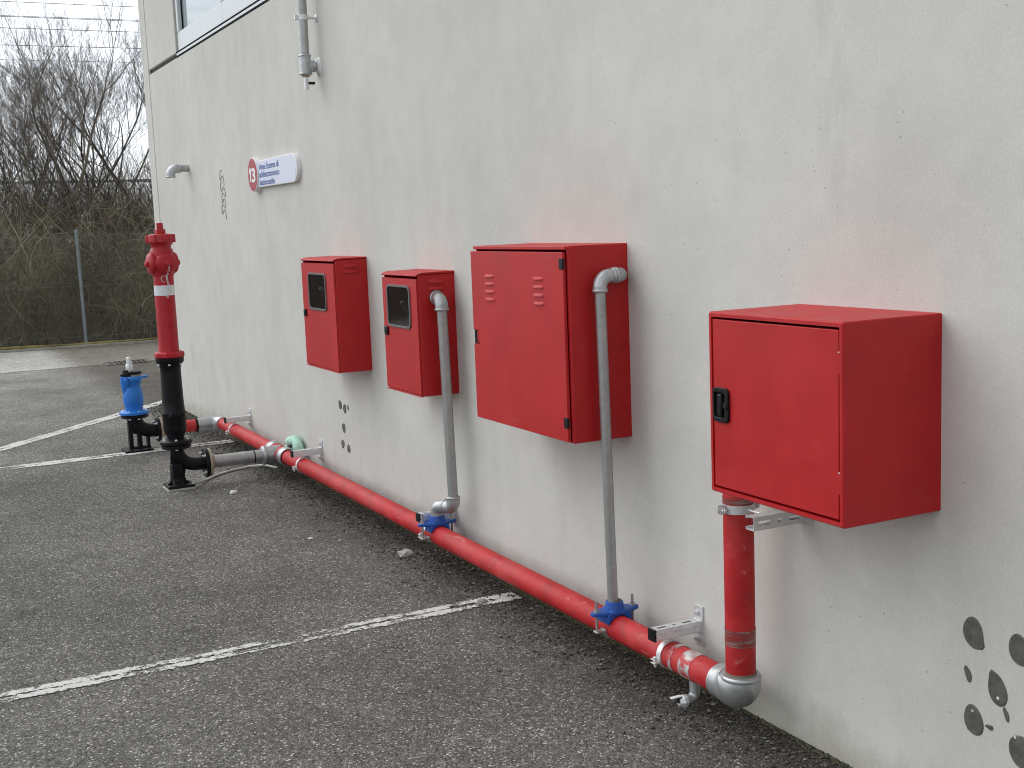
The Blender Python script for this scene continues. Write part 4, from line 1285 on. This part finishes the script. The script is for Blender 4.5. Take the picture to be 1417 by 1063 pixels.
# ------------------------------------------------------------------ fence, kerb, grate
def FY(x):
    return 20.10 - 0.13 * (x + 0.2)
k = thing('fence_kerb', 'low concrete kerb with a faded yellow top under the chain-link fence', 'kerb', (0, 20.1, 0))
mm = MB()
mm.prism([(-12, FY(-12) - 0.06), (12, FY(12) - 0.06), (12, FY(12) + 0.20), (-12, FY(-12) + 0.20)], 0.0, 0.045, 'xy')
mm.build('kerb_stone', 'kerb', k, bevel=0.01)
mm = MB()
mm.tube([(-12 + i * 0.5, FY(-12 + i * 0.5) - 0.02 + 0.012 * math.sin(i * 1.3), 0.062 + 0.006 * math.sin(i * 0.9 + 1)) for i in range(49)], [0.018 + 0.006 * math.sin(i * 2.3) for i in range(49)], 8)
mm.build('yellow_strip', 'kerb_yellow', k, smooth=True)

fn = thing('chain_link_fence', 'grey-green chain-link fence on slim posts in front of the brambles', 'fence', (0, 20.1, 0.04))
for i in range(-3, 4):
    x = 0.275 + 2.5 * i
    yy = FY(x) + 0.08
    p = MB().tube([(x, yy, 0.03), (x - 0.01, yy, 1.80)], 0.027, 12).build('post', 'fence_post', fn, smooth=True)
    MB().lathe((x - 0.01, yy, 1.80), (0, 0, 1), [(0.029, -0.02), (0.029, 0.004), (0.018, 0.015)], 12).build('post_cap', 'fence_post', p, smooth=True)
    MB().box(x - 0.10, x + 0.10, yy - 0.09, yy + 0.07, 0.03, 0.055).build('post_foot', 'kerb', p, bevel=0.006)
for z in (0.16, 0.95, 1.72):
    MB().tube([(-7.3, FY(-7.3) + 0.11, z), (7.8, FY(7.8) + 0.11, z)], 0.0035, 5).build('tension_wire', 'fence_wire', fn, smooth=True)
vs, fs = [], []
cell, H = 0.060, 1.68
nx = int(9.0 / cell)
nz = int(H / (cell / 1.0))
for s in (1, -1):
    for i in range(nx + nz):
        # straight diagonal wires, two families woven 4 mm apart
        xa = -4.0 + i * cell if s == 1 else -4.0 + (i - nz) * cell
        za, zb = 0.09, 0.09 + nz * cell
        xb = xa - nz * cell if s == 1 else xa + nz * cell
        pa = Vector((xa, FY(xa) + 0.105 + 0.004 * s, za))
        pb = Vector((xb, FY(xb) + 0.105 + 0.004 * s, zb))
        b0 = len(vs)
        for p in (pa, pb):
            for dx, dy in ((0.0019, 0), (-0.0010, 0.0016), (-0.0010, -0.0016)):
                vs.append((p.x + dx, p.y + dy, p.z))
        for q in range(3):
            fs.append((b0 + q, b0 + (q + 1) % 3, b0 + 3 + (q + 1) % 3, b0 + 3 + q))
fast('mesh', vs, fs, 'fence_wire', fn)

gr = thing('drain_grate', 'dark slotted iron drain grate set in the paler strip of tarmac', 'grate', (0.4, 17.12, 0))
gx0, gx1, gy0, gy1 = 0.06, 0.64, 16.86, 17.28
fr = MB()
fr.box(gx0, gx1, gy0, gy0 + 0.03, 0.002, 0.012)
fr.box(gx0, gx1, gy1 - 0.03, gy1, 0.002, 0.012)
fr.box(gx0, gx0 + 0.03, gy0 + 0.03, gy1 - 0.03, 0.002, 0.012)
fr.box(gx1 - 0.03, gx1, gy0 + 0.03, gy1 - 0.03, 0.002, 0.012)
fr.build('frame', 'old_asphalt', gr)
MB().box(gx0 + 0.03, gx1 - 0.03, gy0 + 0.03, gy1 - 0.03, 0.0045, 0.006).build('pit', 'joint_black', gr)
for i in range(9):
    xx = gx0 + 0.045 + i * 0.06
    MB().box(xx, xx + 0.028, gy0 + 0.03, gy1 - 0.03, 0.007, 0.014).build('bar', 'old_asphalt', gr)

# ------------------------------------------------------------------ loose stones and grit
def stone(p, r_, mat, label, seed, flat=0.6):
    random.seed(seed)
    bm = bmesh.new()
    bmesh.ops.create_icosphere(bm, subdivisions=2, radius=1)
    for v in bm.verts:
        n_ = v.co.copy()
        v.co = n_ * (1 + 0.35 * noise.noise(n_ * 1.4 + Vector((seed, 0, 0))))
        v.co = Vector((v.co.x * r_ * 1.3, v.co.y * r_, v.co.z * r_ * flat))
    me = bpy.data.meshes.new('stone')
    bm.to_mesh(me)
    bm.free()
    me.materials.append(MT[mat])
    o_ = bpy.data.objects.new('stone', me)
    col.objects.link(o_)
    o_.location = (p[0], p[1], r_ * flat * 0.7)
    tag(o_, label, 'stone')
stone((-0.215, 5.80, 0), 0.034, 'stone_pale', 'pale stone chip on the asphalt below the thick riser saddle', 3)
stone((-0.575, 7.885, 0), 0.020, 'stone_white', 'white stone chip on the asphalt by the tall hydrant foot', 9, 0.7)

stone((-0.13 - 0.10, 4.86, 0), 0.018, 'kerb', 'small brown stone lying on the near parking line', 14, 0.7)
stone((-0.52, 6.44, 0), 0.013, 'stone_white', 'flat white flake on the open asphalt beyond the near parking line', 16, 0.35)
stone((-0.40, 6.30, 0), 0.009, 'stone_pale', 'tiny pale chip on the open asphalt near the red pipe', 18, 0.5)
random.seed(12)
OCT = [(1, 0, 0), (-1, 0, 0), (0, 1, 0), (0, -1, 0), (0, 0, 1), (0, 0, -1)]
OF = [(0, 2, 4), (2, 1, 4), (1, 3, 4), (3, 0, 4), (2, 0, 5), (1, 2, 5), (3, 1, 5), (0, 3, 5)]
def pebbles(name, n, fn_, mat, label, cat):
    vs, fs = [], []
    for _ in range(n):
        x, y, r_ = fn_()
        a = random.uniform(0, 6.3)
        b0 = len(vs)
        for px, py, pz in OCT:
            k_ = r_ * random.uniform(0.55, 1.25)
            vs.append((x + (px * math.cos(a) - py * math.sin(a)) * k_, y + (px * math.sin(a) + py * math.cos(a)) * k_ * 0.8, r_ * 0.35 + pz * k_ * 0.6))
        fs += [tuple(b0 + i for i in f_) for f_ in OF]
    o_ = fast(name, vs, fs, mat, kind='stuff')
    tag(o_, label, cat)
def near_wall():
    y = random.uniform(1.2, 12.6)
    return -0.005 - abs(random.gauss(0, 0.14)), y, 0.0025 + 0.0095 * random.random() ** 3
def open_ground():
    y = 2.6 + 7 * random.random() ** 1.8
    return random.uniform(-2.8, -0.02), y, random.uniform(0.0018, 0.0045)
pebbles('loose_grit', 14000, near_wall, 'grit', 'loose grit gathered along the foot of the wall', 'grit')
pebbles('surface_chippings', 5000, open_ground, 'grit', 'small stone chippings scattered over the asphalt', 'chippings')
def foot():
    y = random.uniform(1.2, 12.6)
    return -0.002 - abs(random.gauss(0, 0.011)), y, random.uniform(0.004, 0.011)
pebbles('wall_foot_moss', 5200, foot, 'moss', 'brown-green moss and dirt in the corner under the wall', 'moss')

# ------------------------------------------------------------------ bank, brambles, scrub, trees
def bank_z(x, y):
    return max(0.0, min(1.15, (y - FY(x) - 0.3) * 0.20)) + 0.10 * noise.noise(Vector((x * 0.6, y * 0.6, 0)))
vs, fs = [], []
NXB, NYB = 60, 40
for j in range(NYB + 1):
    for i in range(NXB + 1):
        x = -25 + 60 * i / NXB
        y = FY(x) + 0.18 + 40 * (j / NYB) ** 1.6
        vs.append((x, y, (bank_z(x, y) if j else -0.05)))
for j in range(NYB):
    for i in range(NXB):
        a = j * (NXB + 1) + i
        fs.append((a, a + 1, a + NXB + 2, a + NXB + 1))
fast('bank', vs, fs, 'earth', kind='structure', smooth=True)

def ribbon(vs, fs, P, rad, n=3):
    """cheap tube"""
    b0 = len(vs)
    for i, p in enumerate(P):
        a = P[max(0, i - 1)]
        b = P[min(len(P) - 1, i + 1)]
        d = Vector((b[0] - a[0], b[1] - a[1], b[2] - a[2]))
        u = d.orthogonal()
        if u.length > 1e-9:
            u.normalize()
        w_ = d.cross(u)
        if w_.length > 1e-9:
            w_.normalize()
        for k_ in range(n):
            t_ = 2 * math.pi * k_ / n
            q = u * math.cos(t_) + w_ * math.sin(t_)
            vs.append((p[0] + q.x * rad[i], p[1] + q.y * rad[i], p[2] + q.z * rad[i]))
    for i in range(len(P) - 1):
        for k_ in range(n):
            k2 = (k_ + 1) % n
            fs.append((b0 + i * n + k_, b0 + i * n + k2, b0 + (i + 1) * n + k2, b0 + (i + 1) * n + k_))

random.seed(21)
vs, fs = [], []
for _ in range(7500):
    x = random.uniform(-4.5, 6.5)
    y = FY(x) + 0.35 + 5.0 * random.random() ** 1.5
    z = bank_z(x, y)
    a = random.uniform(0, 6.3)
    el = random.uniform(0.5, 1.5)
    L = random.uniform(0.7, 2.6)
    d = Vector((math.cos(a) * math.cos(el), math.sin(a) * math.cos(el) * 0.7, math.sin(el)))
    z += random.uniform(0, 1.1) if random.random() < 0.55 else 0
    p = Vector((x, y, z))
    P = []
    n_ = 7
    droop = random.uniform(0.05, 0.42)
    for i in range(n_):
        P.append(tuple(p))
        p = p + d * (L / n_)
        d = (d + Vector((random.uniform(-0.3, 0.3), random.uniform(-0.25, 0.25), -droop + random.uniform(-0.15, 0.15)))).normalized()
        if p.z < 0.05:
            p.z = 0.05
        lim = FY(p.x) + 0.16
        if p.y < lim:
            p.y = lim
    r_ = random.choice((0.0025, 0.003, 0.004, 0.005, 0.009))
    ribbon(vs, fs, P, [r_ * (1 - 0.6 * i / n_) for i in range(n_)])
o = fast('bramble_thicket', vs, fs, 'twigs', kind='stuff')
tag(o, 'tangled brown bramble thicket behind the chain-link fence', 'brambles')

vs, fs = [], []
for _ in range(1900):
    x = random.uniform(-5, 11)
    y = FY(x) + random.uniform(3.0, 16.0)
    z = bank_z(x, y) - 0.05
    L = random.uniform(1.2, 3.6) * (0.85 + 0.15 * math.sin(x * 1.7))
    p = Vector((x, y, z))
    d = Vector((random.uniform(-0.7, 0.7), random.uniform(-0.5, 0.5), 1)).normalized()
    n_ = 8
    P = []
    r_ = random.uniform(0.004, 0.013)
    for i in range(n_):
        P.append(tuple(p))
        if i > 1:
            for _b in range(3 if i > 3 else 2):
                q = p.copy()
                e = (d + Vector((random.uniform(-1, 1), random.uniform(-1, 1), random.uniform(-0.1, 0.7)))).normalized()
                Q = []
                Lb = random.uniform(0.3, 1.0)
                for _k in range(4):
                    Q.append(tuple(q))
                    q = q + e * (Lb / 3)
                    e = (e + Vector((random.uniform(-0.25, 0.25), random.uniform(-0.25, 0.25), random.uniform(-0.05, 0.35)))).normalized()
                ribbon(vs, fs, Q, [0.0035, 0.003, 0.0022, 0.0014])
        p = p + d * (L / n_)
        d = (d + Vector((random.uniform(-0.34, 0.34), random.uniform(-0.34, 0.34), 0.04))).normalized()
    ribbon(vs, fs, P, [r_ * (1 - 0.75 * i / n_) for i in range(n_)])
o = fast('sapling_scrub', vs, fs, 'saplings', kind='stuff')
tag(o, 'dense leafless sapling scrub standing behind the brambles', 'scrub')

vs, fs = [], []
for _ in range(12000):
    x = random.uniform(-4.5, 8)
    dpt = 6.0 * random.random() ** 1.4
    y = FY(x) + 0.3 + dpt
    z = bank_z(x, y) + (0.05 + 2.6 * random.random() ** 1.6)
    if noise.noise(Vector((x * 1.3, y * 0.9, z * 1.3))) < -0.05:
        continue
    s_ = random.uniform(0.010, 0.028)
    u = Vector((random.gauss(0, 1), random.gauss(0, 1), random.gauss(0, 1))).normalized()
    w_ = u.orthogonal().normalized()
    c_ = Vector((x, y, z))
    b0 = len(vs)
    nn = u.cross(w_)
    for q in (-u * s_, w_ * s_ * 0.5 + nn * s_ * 0.2, u * s_, -w_ * s_ * 0.5 + nn * s_ * 0.2):
        vs.append(tuple(c_ + q))
    fs += [(b0, b0 + 1, b0 + 2), (b0, b0 + 2, b0 + 3)]
o = fast('dry_leaves', vs, fs, 'dry_leaves', kind='stuff')
tag(o, 'withered and greenish leaves hanging in the brambles', 'leaves')

def tree(x, y, h, spread, seed, label, mat='bark', r0_=0.075, lean=(0, 0), forks=3, depth=5, leaves=0):
    random.seed(seed)
    z0 = bank_z(x, y) - 0.12
    c = thing('bare_tree', label, 'tree', (x, y, z0), 'bare trees behind the fence')
    tv, tf = [], []
    cv, cf = [], []
    tips = []
    def grow(p, d, L, r_, lev):
        n_ = 6 if lev < 2 else 5
        P, rr = [], []
        for i in range(n_ + 1):
            P.append(tuple(p))
            rr.append(r_ * (1 - 0.42 * i / n_))
            if i < n_:
                p = p + d * (L / n_)
                j_ = 0.17 if lev < 2 else 0.22
                d = (d + Vector((random.uniform(-j_, j_), random.uniform(-j_, j_), random.uniform(-j_, j_) * 0.6 + 0.05))).normalized()
                if lev >= 1 and lev < depth and i >= 1:
                    k_ = 1 if lev < 2 else (2 if random.random() < 0.6 else 1)
                    for _k in range(k_):
                        if random.random() < 0.72:
                            a = random.uniform(0, 6.3)
                            s_ = d.orthogonal().normalized()
                            s_ = (Matrix.Rotation(a, 3, d) @ s_)
                            e = (d * random.uniform(0.45, 1.0) + s_ * random.uniform(0.4, 0.85) * spread + Vector((0, 0, 0.25))).normalized()
                            nl = L * random.uniform(0.32, 0.62)
                            if nl > 0.07:
                                grow(p.copy(), e, nl, max(rr[-1] * random.uniform(0.38, 0.6), 0.0022), max(lev + 1, 2))
        ns = 10 if lev == 0 else (7 if lev == 1 else (4 if lev == 2 else 3))
        if lev == 0:
            ribbon(tv, tf, P, rr, ns)
        else:
            ribbon(cv, cf, P, rr, ns)
        tips.append(P[-1])
        if lev == 0:
            for q in range(forks):
                a = 6.283 * q / forks + random.uniform(-0.5, 0.5)
                e = (d + Vector((math.cos(a), math.sin(a) * 0.8, 0)) * spread * random.uniform(0.45, 0.95)).normalized()
                grow(p.copy(), e, h * random.uniform(0.42, 0.62), rr[-1] * random.uniform(0.6, 0.85), 1)
        elif lev < depth and random.random() < 0.9 and L > 0.25:
            for q in range(2):
                e = (d + Vector((random.uniform(-0.5, 0.5), random.uniform(-0.5, 0.5), random.uniform(-0.1, 0.3))) * spread).normalized()
                grow(p.copy(), e, L * random.uniform(0.4, 0.6), max(rr[-1] * 0.7, 0.002), max(lev + 1, 2))
    grow(Vector((x, y, z0)), Vector((lean[0], lean[1], 1)).normalized(), h * 0.36, r0_, 0)
    fast('trunk', tv, tf, mat, c, smooth=True)
    fast('crown', cv, cf, mat, c, smooth=True)
    if leaves:
        lv, lf_ = [], []
        for _ in range(leaves):
            q = Vector(random.choice(tips))
            s_ = random.uniform(0.018, 0.035)
            u = Vector((random.gauss(0, 0.3), random.gauss(0, 0.3), -1)).normalized()
            w_ = u.orthogonal().normalized()
            b0 = len(lv)
            for k_ in (Vector((0, 0, 0)), u * s_ + w_ * s_ * 0.35, u * s_ * 2, u * s_ - w_ * s_ * 0.35):
                lv.append(tuple(q + k_))
            lf_ += [(b0, b0 + 1, b0 + 2), (b0, b0 + 2, b0 + 3)]
        fast('withered_leaves', lv, lf_, 'dry_leaves', c)
    return len(cf)
cnt = 0
cnt += tree(1.15, 25.0, 4.5, 0.95, 4, 'bare grey tree with a thick leaning trunk behind the fence post', 'bark', 0.070, (-0.03, 0), 3, 4, 40)
cnt += tree(2.1, 26.2, 4.2, 1.0, 11, 'bare forked tree with a low crooked limb beside the building corner', 'bark_dark', 0.062, (0.12, 0), 3, 4)
cnt += tree(1.9, 29.0, 4.2, 0.95, 17, 'tall dense-twigged bare tree behind the forked ones', 'bark_dark', 0.070, (0, 0), 4, 5)
cnt += tree(0.1, 26.0, 3.4, 1.05, 23, 'spreading bare tree with long low limbs over the brambles', 'bark', 0.055, (0.18, 0), 3, 4, 30)
cnt += tree(-1.2, 27.5, 3.5, 0.85, 31, 'slender bare tree growing over the fence where the thicket is lowest', 'bark', 0.055, (0.05, 0), 3, 4)
cnt += tree(3.4, 28.0, 4.3, 0.85, 37, 'bare tree half hidden behind the building corner', 'bark', 0.065, (-0.05, 0), 3, 4)
cnt += tree(1.0, 31.0, 3.6, 1.0, 53, 'far bare tree with fine grey twigs behind the leaning trunk', 'bark', 0.055, (0, 0), 4, 5)
cnt += tree(2.9, 31.5, 4.0, 1.0, 59, 'far dark bare tree between the tall tree and the building', 'bark_dark', 0.055, (0, 0), 4, 5)
cnt += tree(0.0, 30.0, 3.3, 1.0, 61, 'far low bare tree behind the spreading limbs', 'bark', 0.050, (0, 0), 4, 4)
cnt += tree(1.5, 27.6, 3.5, 1.05, 67, 'low bushy bare tree filling the gap under the taller crowns', 'bark', 0.045, (0, 0), 5, 5)
cnt += tree(2.5, 33.0, 4.2, 1.05, 71, 'farthest bare tree with a round dense crown of dark twigs', 'bark_dark', 0.055, (0, 0), 5, 5)
cnt += tree(0.6, 28.6, 3.2, 1.05, 73, 'low bare tree with dense brown twigs behind the spreading tree', 'bark', 0.045, (0, 0), 5, 5)
cnt += tree(-3.2, 26.5, 4.4, 0.85, 41, 'bare tree at the open end of the fence row', 'bark', 0.065, (0, 0), 3, 4)
cnt += tree(5.2, 27.0, 4.8, 0.85, 43, 'bare tree wholly behind the concrete building', 'bark', 0.065, (0, 0), 3, 3)
print('tree faces', cnt, 'twigs', len(fs))

# ------------------------------------------------------------------ railway beyond the trees
rb = thing('viaduct_rail', 'pale concrete rail on piers seen through the bare trees', 'railing', (6, 46, 0))
MB().box(-40, 60, 46, 46.4, 3.60, 3.66).build('beam', 'bridge', rb)
MB().box(-40, 60, 45.95, 46.45, 3.662, 3.675).build('cap', 'roof_grey', rb)
for i in range(11):
    x = -36 + 9.2 * i
    MB().box(x, x + 0.4, 46.05, 46.35, 0, 3.585).build('pier', 'bridge', rb)
WY = 60.0
for x in (-34.0, 52.0):
    c = thing('catenary_mast', 'grey railway mast beyond the concrete building' if x > 0 else 'grey railway mast beyond the open end of the fence', 'mast', (x, WY, 0), 'railway masts')
    MB().box(x - 0.15, x + 0.15, WY + 0.5, WY + 0.8, 0, 13.2).build('mast', 'fence_post', c)
    for z in (9.63, 10.27, 11.0, 11.53, 12.15):
        MB().box(x - 0.04, x + 0.04, WY - 0.1, WY + 0.5, z - 0.03, z + 0.03).build('arm', 'fence_post', c)
def wire(za, zb, r_, label):
    pts = []
    for i in range(41):
        s_ = i / 40
        x = -34 + 86 * s_
        pts.append((x, WY, za + (zb - za) * s_))
    o_ = MB().tube(pts, r_, 5).build('overhead_wire', 'wire_dark', None, smooth=True)
    tag(o_, label, 'wire', 'overhead railway wires')
wire(9.67, 9.58, 0.010, 'lowest thin overhead wire crossing the sky behind the tree tops')
wire(10.27, 10.27, 0.014, 'overhead wire crossing the sky just above the tree tops')
wire(11.02, 10.99, 0.014, 'overhead contact wire with droppers ending on it')
wire(11.52, 11.47, 0.013, 'upper of two close overhead wires, slightly slanting')
wire(11.50, 11.58, 0.012, 'second of two close overhead wires, crossing its neighbour')
wire(12.18, 12.10, 0.013, 'topmost overhead wire above all the others')
for i, (x, z0, z1) in enumerate(((4.55, 11.0, 12.17), (6.2, 11.0, 12.16), (3.75, 10.27, 11.51), (5.4, 10.27, 11.5), (7.6, 11.0, 12.15), (2.2, 10.27, 11.5))):
    o_ = MB().tube([(x, WY, z0), (x - 0.12, WY, z1)], 0.006, 4).build('dropper_wire', 'wire_dark')
    tag(o_, 'short upright dropper wire between the ' + ('contact wire and the topmost wire' if z0 == 11.0 else 'close pair of wires and the wire below'), 'wire', 'overhead wire droppers' + (' upper' if z0 == 11.0 else ' lower'))
